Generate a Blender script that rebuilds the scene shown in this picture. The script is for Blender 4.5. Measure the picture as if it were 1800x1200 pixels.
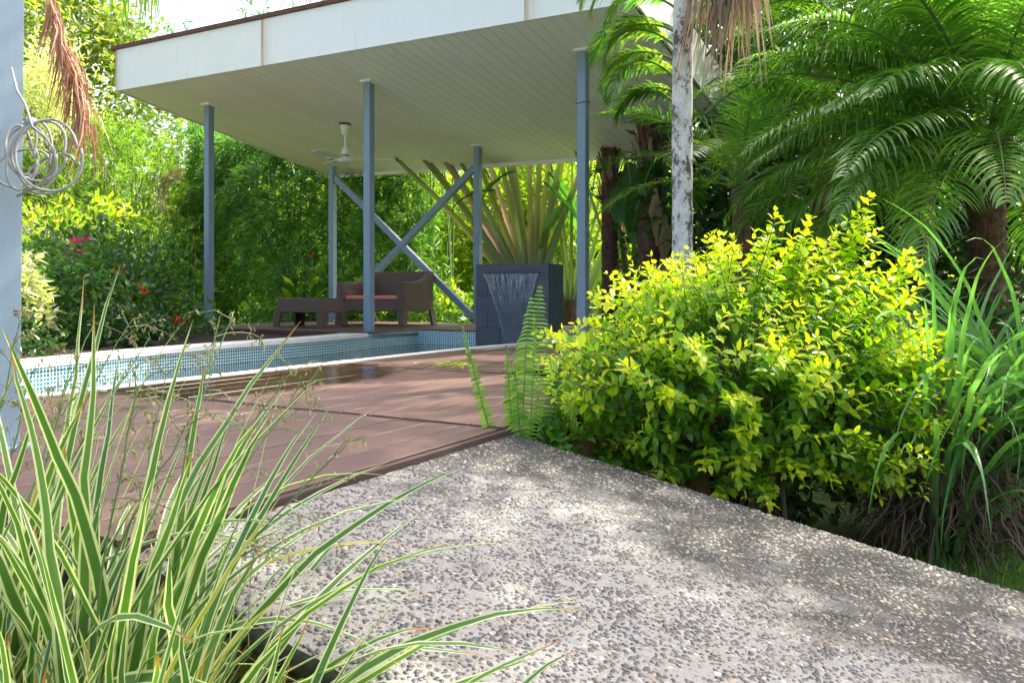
import bpy, bmesh, math, random
import numpy as np
from mathutils import Vector, Matrix
R = math.radians
scene = bpy.context.scene
COL = scene.collection
for o in list(bpy.data.objects): bpy.data.objects.remove(o)

# ------------------------------------------------------------------ camera
EYE, FPX, HOR = 0.43, 1400.0, 516.0
cam = bpy.data.cameras.new('camera'); camo = bpy.data.objects.new('camera', cam); COL.objects.link(camo)
camo.location = (0, 0, EYE); camo.rotation_euler = (R(90), 0, 0)
cam.sensor_width = 36; cam.lens = FPX / 1800 * 36; cam.shift_y = -(600 - HOR) / 1800
cam.clip_start = 0.02; cam.clip_end = 1500
scene.camera = camo
# ------------------------------------------------------------------ sky and sun
SUN_AZ, SUN_EL = R(50), R(55)            # azimuth measured from +Y towards +X
w = bpy.data.worlds.new('World'); scene.world = w; w.use_nodes = True
nt = w.node_tree; nt.nodes.clear()
sky = nt.nodes.new('ShaderNodeTexSky'); sky.sky_type = 'NISHITA'; sky.sun_disc = False
sky.sun_elevation = SUN_EL; sky.sun_rotation = SUN_AZ; sky.dust_density = 6.0; sky.air_density = 0.6; sky.ozone_density = 0.1
bg = nt.nodes.new('ShaderNodeBackground'); bg.inputs[1].default_value = 0.15
out = nt.nodes.new('ShaderNodeOutputWorld')
nt.links.new(sky.outputs[0], bg.inputs[0]); nt.links.new(bg.outputs[0], out.inputs[0])
sl = bpy.data.lights.new('sun', 'SUN'); sl.energy = 2.0; sl.angle = R(0.53); sl.color = (1.0, 0.93, 0.82)
so = bpy.data.objects.new('sun', sl); COL.objects.link(so); so.location = (8, 8, 14)
tosun = Vector((math.sin(SUN_AZ) * math.cos(SUN_EL), math.cos(SUN_AZ) * math.cos(SUN_EL), math.sin(SUN_EL)))
so.rotation_euler = (-tosun).to_track_quat('-Z', 'Y').to_euler()
vs = scene.view_settings
vs.view_transform = 'Standard'; vs.look = 'None'; vs.gamma = 1; vs.exposure = 2.35; vs.use_curve_mapping = False

# ------------------------------------------------------------------ frames of reference
P2 = np.array([-1.6, 8.91]); uu = np.array([.870, -.492]); vv = np.array([.492, .870])
def G(U, V, z=0.0):                        # pavilion grid to world
    p = P2 + U * uu + V * vv
    return np.array([p[0], p[1], z])
def at(x, y, Y):                           # a direction seen in the photograph, at its distance
    return np.array([(x - 900) * Y / FPX, Y, EYE + (HOR - y) * Y / FPX])
def zc(U, V): return 2.80 - .018 * U - .15 * V     # pitched ceiling
def unit(a):
    a = np.asarray(a, float); n = np.linalg.norm(a, axis=-1, keepdims=True); return a / np.maximum(n, 1e-9)

# ------------------------------------------------------------------ materials
MATS = {}
def newmat(name):
    m = bpy.data.materials.new(name); m.use_nodes = True; MATS[name] = m
    t = m.node_tree; b = t.nodes['Principled BSDF']; return m, t, b
def N(t, typ, **kw):
    n = t.nodes.new('ShaderNode' + typ)
    for k, v in kw.items():
        if k in n.inputs: n.inputs[k].default_value = v
        else: setattr(n, k, v)
    return n
def ramp(t, fac, stops, interp='LINEAR'):
    r = t.nodes.new('ShaderNodeValToRGB'); r.color_ramp.interpolation = interp
    e = r.color_ramp.elements
    while len(e) < len(stops): e.new(0.5)
    for i, (p, c) in enumerate(stops):
        e[i].position = p; e[i].color = (*c, 1) if len(c) == 3 else c
    t.links.new(fac, r.inputs[0]); return r.outputs[0]
def noise(t, vec, scale, detail=4, rough=.6):
    n = N(t, 'TexNoise', Scale=scale, Detail=detail, Roughness=rough)
    if vec is not None: t.links.new(vec, n.inputs['Vector'])
    return n.outputs[0]
def coord(t, which='Object'): return t.nodes.new('ShaderNodeTexCoord').outputs[which]
def wpos(t): return t.nodes.new('ShaderNodeNewGeometry').outputs['Position']
def mapping(t, vec, scale=(1, 1, 1), rot=(0, 0, 0)):
    m = t.nodes.new('ShaderNodeMapping'); m.inputs['Scale'].default_value = scale; m.inputs['Rotation'].default_value = rot
    t.links.new(vec, m.inputs[0]); return m.outputs[0]
def mix(t, a, b, fac, blend='MIX'):
    m = t.nodes.new('ShaderNodeMix'); m.data_type = 'RGBA'; m.blend_type = blend
    for s, v in ((m.inputs['Factor'], fac), (m.inputs[6], a), (m.inputs[7], b)):
        if hasattr(v, 'is_linked') or hasattr(v, 'links'): t.links.new(v, s)
        elif isinstance(v, (int, float)): s.default_value = v
        else: s.default_value = (*v, 1)
    return m.outputs[2]
def math_(t, op, a, b=0.0, c=None):
    m = t.nodes.new('ShaderNodeMath'); m.operation = op
    for i, v in enumerate((a, b, c)):
        if v is None: continue
        if isinstance(v, (int, float)): m.inputs[i].default_value = v
        else: t.links.new(v, m.inputs[i])
    return m.outputs[0]
def bump(t, b, h, strength=.3, dist=.01):
    n = N(t, 'Bump', Strength=strength, Distance=dist); t.links.new(h, n.inputs['Height']); t.links.new(n.outputs[0], b.inputs['Normal'])

def leafmat(name, c1, c2, c3=None, trans=.42, rough=.38, tcol=None, spec=.5):
    m, t, b = newmat(name)
    g = t.nodes.new('ShaderNodeNewGeometry')
    stops = [(0.0, c1), (1.0, c2)] if c3 is None else [(0.0, c1), (.55, c2), (1.0, c3)]
    col = ramp(t, g.outputs['Random Per Island'], stops)
    t.links.new(col, b.inputs['Base Color']); b.inputs['Roughness'].default_value = rough
    b.inputs['Specular IOR Level'].default_value = spec
    tr = t.nodes.new('ShaderNodeBsdfTranslucent')
    tc = mix(t, col, tcol or (1.0, 1.25, .35), 1.0, 'MULTIPLY')
    br = mix(t, tc, (1.7, 1.7, 1.7), 1.0, 'MULTIPLY')
    t.links.new(br, tr.inputs[0])
    ms = t.nodes.new('ShaderNodeMixShader'); ms.inputs[0].default_value = trans
    t.links.new(b.outputs[0], ms.inputs[1]); t.links.new(tr.outputs[0], ms.inputs[2])
    t.links.new(ms.outputs[0], t.nodes['Material Output'].inputs[0])
    return m

def plain(name, col, rough=.6, var=.15, scale=6, bumpy=0, spec=.5, metal=0):
    m, t, b = newmat(name)
    n = noise(t, wpos(t), scale, 5)
    c = mix(t, tuple(x * (1 - var) for x in col), tuple(min(1, x * (1 + var)) for x in col), n)
    t.links.new(c, b.inputs['Base Color']); b.inputs['Roughness'].default_value = rough
    b.inputs['Specular IOR Level'].default_value = spec; b.inputs['Metallic'].default_value = metal
    if bumpy: bump(t, b, noise(t, wpos(t), scale * 14, 4), bumpy, .004)
    return m

def steel_mat():
    m, t, b = newmat('blue_grey_paint')
    p = wpos(t); n = noise(t, p, 9, 6); n2 = noise(t, mapping(t, p, (40, 40, 3)), 3, 4)
    c = mix(t, (.15, .225, .285), (.21, .29, .35), n)
    c = mix(t, c, (.25, .30, .33), ramp(t, n2, [(.55, (0, 0, 0)), (.8, (.6, .6, .6))]))
    t.links.new(c, b.inputs['Base Color']); b.inputs['Roughness'].default_value = .42
    bump(t, b, noise(t, p, 160, 3), .12, .002)
steel_mat()
def fascia_mat():
    m, t, b = newmat('white_fascia_paint')
    p = coord(t, 'Object'); sx = t.nodes.new('ShaderNodeSeparateXYZ'); t.links.new(p, sx.inputs[0])
    n = noise(t, mapping(t, p, (9, 9, .7)), 2.2, 5)
    c = mix(t, (.82, .825, .815), (.88, .88, .87), n)
    # run-off rust below the panel joints (x = 0 and the panel's right end share the joint)
    st = noise(t, mapping(t, p, (60, 60, .8)), 1.0, 3)
    near = ramp(t, math_(t, 'ABSOLUTE', sx.outputs[0]), [(.016, (1, 1, 1)), (.055, (.32, .32, .32)), (.2, (0, 0, 0))])
    f = math_(t, 'MULTIPLY', near, ramp(t, st, [(.3, (.35, .35, .35)), (.6, (1, 1, 1))]))
    c = mix(t, c, (.44, .235, .075), math_(t, 'MULTIPLY', f, .95))
    sp = noise(t, mapping(t, p, (5, 5, .35)), 3.1, 2)
    c = mix(t, c, (.60, .53, .40), ramp(t, sp, [(.66, (0, 0, 0)), (.78, (.45, .45, .45))]))
    t.links.new(c, b.inputs['Base Color']); b.inputs['Roughness'].default_value = .55
    bump(t, b, noise(t, p, 60, 4), .06, .003)
fascia_mat()
def ceiling_mat():
    m, t, b = newmat('cream_ceiling_board')
    p = wpos(t); oi = t.nodes.new('ShaderNodeObjectInfo')
    c = ramp(t, oi.outputs['Random'], [(0, (.83, .81, .79)), (1, (.87, .85, .83))])
    n = noise(t, p, 1.3, 5); c = mix(t, c, (.74, .70, .63), ramp(t, n, [(.5, (0, 0, 0)), (.8, (.5, .5, .5))]))
    t.links.new(c, b.inputs['Base Color']); b.inputs['Roughness'].default_value = .6
ceiling_mat()
def deck_mat():
    m, t, b = newmat('red_brown_deck_board')
    p = coord(t, 'Object'); wp = wpos(t); oi = t.nodes.new('ShaderNodeObjectInfo')
    c = ramp(t, oi.outputs['Random'], [(0, (.082, .040, .029)), (.5, (.106, .053, .039)), (1, (.13, .066, .049))])
    gr = noise(t, mapping(t, p, (1.2, 40, 40)), 3, 6)
    c = mix(t, c, (.065, .033, .026), ramp(t, gr, [(.42, (0, 0, 0)), (.72, (.75, .75, .75))]))
    d = noise(t, wp, 1.7, 5); c = mix(t, c, (.19, .105, .082), ramp(t, d, [(.5, (0, 0, 0)), (.78, (.6, .6, .6))]))
    # splashed water along the pool: damp, darker and glossy
    sx = t.nodes.new('ShaderNodeSeparateXYZ'); t.links.new(wp, sx.inputs[0])
    dx = math_(t, 'SUBTRACT', sx.outputs[0], -1.22); dy = math_(t, 'SUBTRACT', sx.outputs[1], 3.95)
    a = math_(t, 'ADD', math_(t, 'MULTIPLY', dx, .870), math_(t, 'MULTIPLY', dy, -.492))
    q = math_(t, 'ADD', math_(t, 'MULTIPLY', dx, .492), math_(t, 'MULTIPLY', dy, .870))
    rr = math_(t, 'SQRT', math_(t, 'ADD', math_(t, 'POWER', math_(t, 'MULTIPLY', a, 1.5), 2.0), math_(t, 'POWER', math_(t, 'MULTIPLY', q, .62), 2.0)))
    rr = math_(t, 'ADD', rr, math_(t, 'MULTIPLY', math_(t, 'SUBTRACT', noise(t, wp, 2.6, 5), .5), 1.1))
    wet = ramp(t, rr, [(.48, (1, 1, 1)), (.72, (0, 0, 0))])
    c = mix(t, c, mix(t, c, (.42, .42, .42), 1.0, 'MULTIPLY'), wet)
    t.links.new(c, b.inputs['Base Color'])
    t.links.new(math_(t, 'SUBTRACT', .52, math_(t, 'MULTIPLY', wet, .44)), b.inputs['Roughness'])
    bump(t, b, gr, .25, .002)
deck_mat()
def ramp_mats():
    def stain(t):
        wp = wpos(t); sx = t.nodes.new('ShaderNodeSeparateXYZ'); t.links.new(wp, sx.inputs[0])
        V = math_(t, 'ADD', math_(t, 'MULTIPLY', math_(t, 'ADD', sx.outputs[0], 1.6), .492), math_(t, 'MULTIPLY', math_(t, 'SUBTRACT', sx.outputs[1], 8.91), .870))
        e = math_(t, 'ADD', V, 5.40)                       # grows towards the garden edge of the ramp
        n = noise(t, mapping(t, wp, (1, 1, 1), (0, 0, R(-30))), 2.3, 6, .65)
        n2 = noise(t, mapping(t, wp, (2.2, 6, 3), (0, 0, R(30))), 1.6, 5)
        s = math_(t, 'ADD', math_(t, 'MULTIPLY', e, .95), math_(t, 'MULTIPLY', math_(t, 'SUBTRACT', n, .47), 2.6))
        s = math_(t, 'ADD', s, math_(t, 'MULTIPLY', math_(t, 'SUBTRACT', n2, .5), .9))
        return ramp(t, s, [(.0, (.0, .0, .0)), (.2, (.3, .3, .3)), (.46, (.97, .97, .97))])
    m, t, b = newmat('washed_cement')
    wp = wpos(t); n = noise(t, wp, 60, 5)
    c = mix(t, (.15, .148, .135), (.29, .287, .265), n)
    sp = noise(t, wp, 330, 3, .7); c = mix(t, c, (.10, .095, .085), ramp(t, sp, [(.54, (0, 0, 0)), (.66, (.75, .75, .75))]))
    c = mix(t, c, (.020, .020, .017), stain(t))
    t.links.new(c, b.inputs['Base Color']); b.inputs['Roughness'].default_value = .85
    bump(t, b, noise(t, wp, 180, 4), .5, .004)
    m, t, b = newmat('pebble')
    g = t.nodes.new('ShaderNodeNewGeometry')
    c = ramp(t, g.outputs['Random Per Island'], [(0, (.014, .016, .019)), (.25, (.035, .039, .044)), (.5, (.075, .078, .08)), (.66, (.07, .058, .046)), (.78, (.17, .145, .11)), (.9, (.24, .19, .13)), (.97, (.36, .34, .31)), (1, (.20, .13, .09))])
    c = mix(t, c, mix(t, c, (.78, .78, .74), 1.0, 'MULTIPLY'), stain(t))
    t.links.new(c, b.inputs['Base Color']); b.inputs['Roughness'].default_value = .5
    m, t, b = newmat('ramp_edge')                         # mossy poured edge
    n = noise(t, wpos(t), 14, 7, .7); n2 = noise(t, wpos(t), 5, 4)
    c = ramp(t, n, [(.3, (.022, .024, .016)), (.5, (.06, .062, .04)), (.62, (.12, .115, .09)), (.75, (.33, .35, .31))])
    t.links.new(c, b.inputs['Base Color']); b.inputs['Roughness'].default_value = .9; bump(t, b, n, .8, .012)
    m, t, b = newmat('plum_plaster')
    n = noise(t, wpos(t), 5, 6); c = mix(t, (.20, .145, .135), (.29, .215, .20), n)
    c = mix(t, c, (.05, .05, .035), ramp(t, noise(t, wpos(t), 11, 6), [(.55, (0, 0, 0)), (.75, (.7, .7, .7))]))
    t.links.new(c, b.inputs['Base Color']); b.inputs['Roughness'].default_value = .85; bump(t, b, noise(t, wpos(t), 60, 5), .3, .004)
ramp_mats()
def tile_mat():
    m, t, b = newmat('teal_mosaic_tile')
    uv = t.nodes.new('ShaderNodeUVMap').outputs[0]
    br = N(t, 'TexBrick', offset=0.0, squash=1.0, Scale=1.0)
    br.inputs['Brick Width'].default_value = .026; br.inputs['Row Height'].default_value = .026
    br.inputs['Mortar Size'].default_value = .0030; br.inputs['Mortar Smooth'].default_value = .1
    br.inputs['Color1'].default_value = (.012, .125, .16, 1); br.inputs['Color2'].default_value = (.04, .23, .27, 1)
    br.inputs['Mortar'].default_value = (.62, .68, .66, 1); br.inputs['Bias'].default_value = -.1
    t.links.new(uv, br.inputs['Vector'])
    t.links.new(br.outputs[0], b.inputs['Base Color'])
    t.links.new(math_(t, 'ADD', math_(t, 'MULTIPLY', br.outputs['Fac'], .6), .14), b.inputs['Roughness'])
    bump(t, b, math_(t, 'SUBTRACT', 1.0, br.outputs['Fac']), .4, .002)
tile_mat()
def water_mat():
    m, t, b = newmat('pool_water'); t.nodes.remove(b)
    wp = wpos(t)
    h = math_(t, 'ADD', noise(t, mapping(t, wp, (1, 2.2, 1), (0, 0, R(30))), 5.5, 3, .5), math_(t, 'MULTIPLY', noise(t, wp, 22, 2), .25))
    bp = N(t, 'Bump', Strength=.16, Distance=.03); t.links.new(h, bp.inputs['Height'])
    tr = t.nodes.new('ShaderNodeBsdfTransparent'); tr.inputs[0].default_value = (.22, .68, .78, 1)
    gl = t.nodes.new('ShaderNodeBsdfGlossy'); gl.inputs['Roughness'].default_value = .02; t.links.new(bp.outputs[0], gl.inputs['Normal'])
    fr = N(t, 'Fresnel', IOR=1.33); t.links.new(bp.outputs[0], fr.inputs['Normal'])
    ms = t.nodes.new('ShaderNodeMixShader'); t.links.new(fr.outputs[0], ms.inputs[0]); t.links.new(tr.outputs[0], ms.inputs[1]); t.links.new(gl.outputs[0], ms.inputs[2])
    t.links.new(ms.outputs[0], t.nodes['Material Output'].inputs[0])
    m, t, b = newmat('falling_water'); t.nodes.remove(b)
    uv = t.nodes.new('ShaderNodeUVMap').outputs[0]
    n = noise(t, mapping(t, uv, (26, 2.0, 1)), 2.0, 4); n2 = noise(t, mapping(t, uv, (6, 1.4, 1)), 2.0, 3)
    sx = t.nodes.new('ShaderNodeSeparateXYZ'); t.links.new(uv, sx.inputs[0])
    edge = ramp(t, math_(t, 'ABSOLUTE', math_(t, 'SUBTRACT', sx.outputs[0], .5)), [(.44, (0, 0, 0)), (.495, (.8, .8, .8))])
    top = ramp(t, sx.outputs[1], [(.0, (.55, .55, .55)), (.5, (0, 0, 0))])
    f = math_(t, 'ADD', math_(t, 'MULTIPLY', ramp(t, n, [(.42, (0, 0, 0)), (.75, (1, 1, 1))]), math_(t, 'ADD', math_(t, 'MULTIPLY', top, 1.1), .16)), math_(t, 'MULTIPLY', edge, .22))
    tr = t.nodes.new('ShaderNodeBsdfTransparent'); tr.inputs[0].default_value = (.93, .95, .96, 1)
    df = t.nodes.new('ShaderNodeBsdfPrincipled'); df.inputs['Base Color'].default_value = (.62, .68, .74, 1); df.inputs['Roughness'].default_value = .12
    ms = t.nodes.new('ShaderNodeMixShader'); t.links.new(f, ms.inputs[0]); t.links.new(tr.outputs[0], ms.inputs[1]); t.links.new(df.outputs[0], ms.inputs[2])
    t.links.new(ms.outputs[0], t.nodes['Material Output'].inputs[0])
water_mat()
def wicker_mat():
    m, t, b = newmat('brown_wicker')
    p = mapping(t, coord(t, 'Object'), (1, 1, 1), (0, 0, R(29.5)))
    sx = t.nodes.new('ShaderNodeSeparateXYZ'); t.links.new(p, sx.inputs[0])
    hz = math_(t, 'ADD', sx.outputs[0], sx.outputs[1])
    s1 = math_(t, 'SINE', math_(t, 'MULTIPLY', sx.outputs[2], 330.0)); s2 = math_(t, 'SINE', math_(t, 'MULTIPLY', hz, 260.0))
    k = math_(t, 'MULTIPLY', s1, s2)
    c = mix(t, (.085, .050, .036), (.155, .098, .072), math_(t, 'ADD', math_(t, 'MULTIPLY', k, .5), .5))
    t.links.new(c, b.inputs['Base Color']); b.inputs['Roughness'].default_value = .5
    bump(t, b, k, .7, .004)
wicker_mat()
def slate_mat():
    m, t, b = newmat('dark_slate')
    p = wpos(t); oi = t.nodes.new('ShaderNodeObjectInfo')
    n = noise(t, mapping(t, p, (6, 6, 50)), 1.5, 6, .65)
    c = mix(t, (.030, .034, .042), (.085, .095, .11), n)
    c = mix(t, c, mix(t, c, (.7, .72, .75), 1.0, 'MULTIPLY'), oi.outputs['Random'])
    t.links.new(c, b.inputs['Base Color']); b.inputs['Roughness'].default_value = .38; bump(t, b, n, .6, .008)
slate_mat()
def strap_mat(name, mid1, mid2, edge, ew=.30, trans=.32, tip=None):
    m, t, b = newmat(name)
    uv = t.nodes.new('ShaderNodeUVMap').outputs[0]; sx = t.nodes.new('ShaderNodeSeparateXYZ'); t.links.new(uv, sx.inputs[0])
    oi = t.nodes.new('ShaderNodeObjectInfo')
    a = math_(t, 'ABSOLUTE', math_(t, 'SUBTRACT', sx.outputs[0], .5))
    st = noise(t, mapping(t, uv, (30, .6, 1)), 1.0, 3)
    c = mix(t, mid1, mid2, oi.outputs['Random']); c = mix(t, c, mix(t, c, (1.35, 1.3, 1.1), 1.0, 'MULTIPLY'), st)
    a2 = math_(t, 'ADD', a, math_(t, 'MULTIPLY', math_(t, 'SUBTRACT', st, .5), .10))
    c = mix(t, c, edge, ramp(t, a2, [(ew, (0, 0, 0)), (ew + .05, (1, 1, 1))]))
    tn = math_(t, 'ADD', sx.outputs[1], math_(t, 'MULTIPLY', math_(t, 'SUBTRACT', oi.outputs['Random'], .5), .10))
    if tip: c = mix(t, c, tip, ramp(t, tn, [(.965, (0, 0, 0)), (1.0, (1, 1, 1))]))
    t.links.new(c, b.inputs['Base Color']); b.inputs['Roughness'].default_value = .4
    tr = t.nodes.new('ShaderNodeBsdfTranslucent'); t.links.new(mix(t, c, (1.7, 1.9, .8), 1.0, 'MULTIPLY'), tr.inputs[0])
    ms = t.nodes.new('ShaderNodeMixShader'); ms.inputs[0].default_value = trans
    t.links.new(b.outputs[0], ms.inputs[1]); t.links.new(tr.outputs[0], ms.inputs[2]); t.links.new(ms.outputs[0], t.nodes['Material Output'].inputs[0])
strap_mat('variegated_strap', (.05, .125, .03), (.09, .185, .045), (.56, .58, .36), .29, .3, (.35, .17, .05))
strap_mat('yellowing_strap', (.25, .25, .03), (.32, .28, .035), (.56, .52, .25), .36, .3, (.30, .12, .03))
strap_mat('grass_blade', (.08, .22, .07), (.13, .28, .08), (.16, .30, .12), .42, .35)
def lichen_mat():
    m, t, b = newmat('lichen_palm_bark')
    p = wpos(t); n = noise(t, mapping(t, p, (1, 1, .55)), 9, 8, .72); n2 = noise(t, p, 38, 6, .7); n3 = noise(t, mapping(t, p, (1, 1, .7)), 5.5, 5)
    c = ramp(t, n2, [(.3, (.40, .38, .34)), (.5, (.60, .58, .53)), (.75, (.74, .73, .70))])
    k = math_(t, 'ADD', n, math_(t, 'MULTIPLY', math_(t, 'SUBTRACT', n2, .5), .5))
    c = mix(t, c, (.075, .055, .045), ramp(t, k, [(.495, (0, 0, 0)), (.575, (.95, .95, .95))]))
    c = mix(t, c, (.10, .10, .035), ramp(t, n3, [(.60, (0, 0, 0)), (.72, (.6, .6, .6))]))
    t.links.new(c, b.inputs['Base Color']); b.inputs['Roughness'].default_value = .85; bump(t, b, n2, .6, .006)
lichen_mat()
def fibre_mat():
    m, t, b = newmat('brown_fibrous_bark')
    p = wpos(t); n = noise(t, mapping(t, p, (14, 14, 5)), 2, 7, .7)
    c = ramp(t, n, [(.3, (.025, .014, .01)), (.5, (.11, .055, .033)), (.72, (.22, .12, .075))])
    t.links.new(c, b.inputs['Base Color']); b.inputs['Roughness'].default_value = .85; bump(t, b, n, 1.0, .02)
fibre_mat()
def ground_mat():
    m, t, b = newmat('lawn_and_soil')
    p = wpos(t); n = noise(t, p, .9, 6); n2 = noise(t, p, 18, 5)
    grass = mix(t, (.055, .11, .018), (.13, .20, .035), n2); soil = mix(t, (.035, .023, .015), (.085, .055, .035), n2)
    sx = t.nodes.new('ShaderNodeSeparateXYZ'); t.links.new(p, sx.inputs[0])
    k = math_(t, 'ADD', n, ramp(t, math_(t, 'MULTIPLY', sx.outputs[1], .04), [(.14, (0, 0, 0)), (.6, (.45, .45, .45))]))
    c = mix(t, soil, grass, ramp(t, k, [(.46, (0, 0, 0)), (.58, (1, 1, 1))]))
    t.links.new(c, b.inputs['Base Color']); b.inputs['Roughness'].default_value = .95; bump(t, b, n2, .8, .03)
ground_mat()
plain('garden_soil', (.05, .034, .022), .95, .4, 12, .6)
plain('white_coping', (.70, .67, .60), .6, .12, 8, .15)
plain('rusty_flashing', (.12, .045, .03), .7, .45, 9, .3)
plain('roof_sheet', (.30, .31, .31), .5, .1, 4)
plain('dark_joist', (.045, .024, .019), .8, .3, 9)
plain('stump_wood', (.17, .085, .04), .8, .4, 24, .5)
plain('fan_white', (.80, .80, .77), .35, .04, 8)
plain('dark_band', (.03, .03, .03), .5, .1, 8)
plain('coral_fabric', (.66, .22, .15), .8, .08, 60, .2)
plain('slate_paint', (.11, .14, .17), .5, .12, 8, .1)
plain('cable_grey', (.30, .30, .285), .5, .15, 30)
plain('bark_grey', (.20, .16, .125), .85, .35, 9, .6)
plain('twig_brown', (.14, .095, .06), .8, .3, 20)
plain('stem_green', (.10, .17, .045), .55, .3, 14)
plain('pale_block', (.40, .39, .36), .85, .2, 10, .2)
plain('ruellia_purple', (.30, .20, .55), .6, .1, 30)
leafmat('bamboo_leaf', (.045, .13, .020), (.09, .205, .032), (.20, .33, .07), .40, .36)
leafmat('bamboo_leaf_pale', (.075, .16, .025), (.14, .24, .035), (.24, .29, .06), .45, .42)
leafmat('bright_leaf', (.10, .18, .018), (.20, .27, .022), (.33, .33, .04), .50, .42)
leafmat('lime_shrub_leaf', (.14, .23, .02), (.27, .32, .03), (.40, .38, .06), .50, .42)
leafmat('tree_leaf', (.06, .115, .02), (.15, .19, .035), (.30, .28, .09), .45, .42)
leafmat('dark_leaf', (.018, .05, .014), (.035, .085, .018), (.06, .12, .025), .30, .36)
leafmat('mid_leaf', (.03, .085, .025), (.055, .135, .03), (.10, .19, .04), .38, .34)
leafmat('cream_leaf', (.42, .40, .27), (.60, .55, .40), (.25, .28, .14), .35, .5)
leafmat('pale_dry_leaf', (.50, .47, .32), (.62, .58, .42), (.40, .38, .22), .4, .55)
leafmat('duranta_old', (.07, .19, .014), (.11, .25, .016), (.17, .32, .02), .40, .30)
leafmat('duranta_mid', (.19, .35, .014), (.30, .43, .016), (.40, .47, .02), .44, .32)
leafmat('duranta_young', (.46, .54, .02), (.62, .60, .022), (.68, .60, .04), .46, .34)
leafmat('palm_leaf', (.045, .125, .030), (.075, .17, .036), (.13, .23, .05), .42, .22, spec=.7)
leafmat('date_palm_leaf', (.075, .17, .035), (.12, .235, .045), (.25, .35, .08), .40, .20, spec=.9)
leafmat('palm_leaf_sunny', (.10, .20, .03), (.17, .27, .04), (.28, .34, .06), .42, .26, spec=.6)
leafmat('areca_leaf', (.06, .15, .03), (.12, .21, .035), (.30, .30, .07), .40, .3)
leafmat('dead_leaf', (.24, .11, .065), (.36, .19, .11), (.42, .28, .17), .22, .6, (1, .9, .7))
leafmat('dead_leaf_tan', (.20, .13, .085), (.33, .24, .16), (.44, .34, .24), .22, .6, (1, .95, .8))
leafmat('dead_grass', (.055, .035, .02), (.14, .09, .055), (.26, .18, .11), .15, .7, (1, .9, .7))
leafmat('fern_leaf', (.09, .19, .03), (.13, .25, .045), (.22, .33, .08), .42, .4)
leafmat('red_petal', (.55, .02, .015), (.62, .05, .02), None, .35, .5, (1, .7, .6))
leafmat('magenta_petal', (.55, .015, .16), (.70, .03, .24), None, .4, .5, (1, .6, .8))
leafmat('purple_petal', (.26, .17, .50), (.36, .25, .62), None, .35, .5, (1, .8, 1))
leafmat('seed_tan', (.20, .15, .07), (.32, .26, .13), (.10, .07, .035), .2, .7)
leafmat('paddle_leaf', (.022, .075, .022), (.04, .115, .03), (.065, .15, .035), .40, .3)
leafmat('lawn_blade', (.06, .15, .018), (.10, .21, .025), (.19, .27, .045), .35, .5)
leafmat('petiole_green', (.085, .15, .055), (.16, .22, .075), (.22, .23, .075), .12, .4)
leafmat('petiole_yellow', (.20, .22, .05), (.28, .26, .07), (.17, .11, .055), .12, .45)

# ------------------------------------------------------------------ mesh helpers
def link(o, root=None):
    COL.objects.link(o)
    if root is not None: o.parent = root
    return o
def meshdata(name, V, F, mats, mi=None, smooth=False, uvs=None):
    me = bpy.data.meshes.new(name)
    V = np.asarray(V, float)
    if isinstance(F, np.ndarray):
        nf, k = F.shape
        me.vertices.add(len(V)); me.vertices.foreach_set('co', V.ravel())
        me.loops.add(nf * k); me.loops.foreach_set('vertex_index', F.ravel().astype(np.int32))
        me.polygons.add(nf); me.polygons.foreach_set('loop_start', np.arange(nf, dtype=np.int32) * k)
        try: me.polygons.foreach_set('loop_total', np.full(nf, k, np.int32))
        except Exception: pass
        me.update(calc_edges=True)
    else:
        me.from_pydata([tuple(v) for v in V], [], [tuple(f) for f in F]); me.update()
    for m in (mats if isinstance(mats, (list, tuple)) else [mats]): me.materials.append(MATS[m])
    if mi is not None: me.polygons.foreach_set('material_index', np.asarray(mi, np.int32))
    if smooth: me.polygons.foreach_set('use_smooth', np.ones(len(me.polygons), bool))
    if uvs is not None:
        l = me.uv_layers.new(name='UVMap'); li = np.empty(len(me.loops), np.int32); me.loops.foreach_get('vertex_index', li)
        l.data.foreach_set('uv', np.asarray(uvs, float)[li].ravel())
    return me
def base(root): return np.array(root.location) if root is not None else np.zeros(3)
def wbase(o):
    b = np.zeros(3)
    while o is not None: b = b + np.array(o.location); o = o.parent
    return b
def mk(name, V, F, mats, root=None, origin=None, bevel=0, **kw):
    """mesh object from world coordinates; child of root when given"""
    V = np.asarray(V, float)
    rb = wbase(root); og = rb if origin is None else np.asarray(origin, float)
    me = meshdata(name, V - og, F, mats, **kw)
    if bevel:
        bm = bmesh.new(); bm.from_mesh(me); bmesh.ops.recalc_face_normals(bm, faces=bm.faces)
        bmesh.ops.bevel(bm, geom=[e for e in bm.edges if e.calc_face_angle(0) > .5], offset=bevel, segments=2, affect='EDGES', profile=.5)
        bm.to_mesh(me); bm.free()
    o = bpy.data.objects.new(name, me); link(o, root); o.location = og - rb
    return o
def thing(name, label, cat, loc, group=None):
    o = bpy.data.objects.new(name, None); o.empty_display_size = .1; COL.objects.link(o); o.location = tuple(float(x) for x in loc)
    tag(o, label, cat, group); return o
def tag(o, label=None, cat=None, group=None, kind=None):
    if label: o['label'] = label
    if cat: o['category'] = cat
    if group: o['group'] = group
    if kind: o['kind'] = kind
    return o
BOXF = [(0, 3, 2, 1), (4, 5, 6, 7), (0, 1, 5, 4), (1, 2, 6, 5), (2, 3, 7, 6), (3, 0, 4, 7)]
def boxUV(U0, U1, V0, V1, z0, z1):
    f = lambda z, U, V: z(U, V) if callable(z) else z
    c = [(U0, V0), (U1, V0), (U1, V1), (U0, V1)]
    return [G(U, V, f(z0, U, V)) for U, V in c] + [G(U, V, f(z1, U, V)) for U, V in c], list(BOXF)
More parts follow.
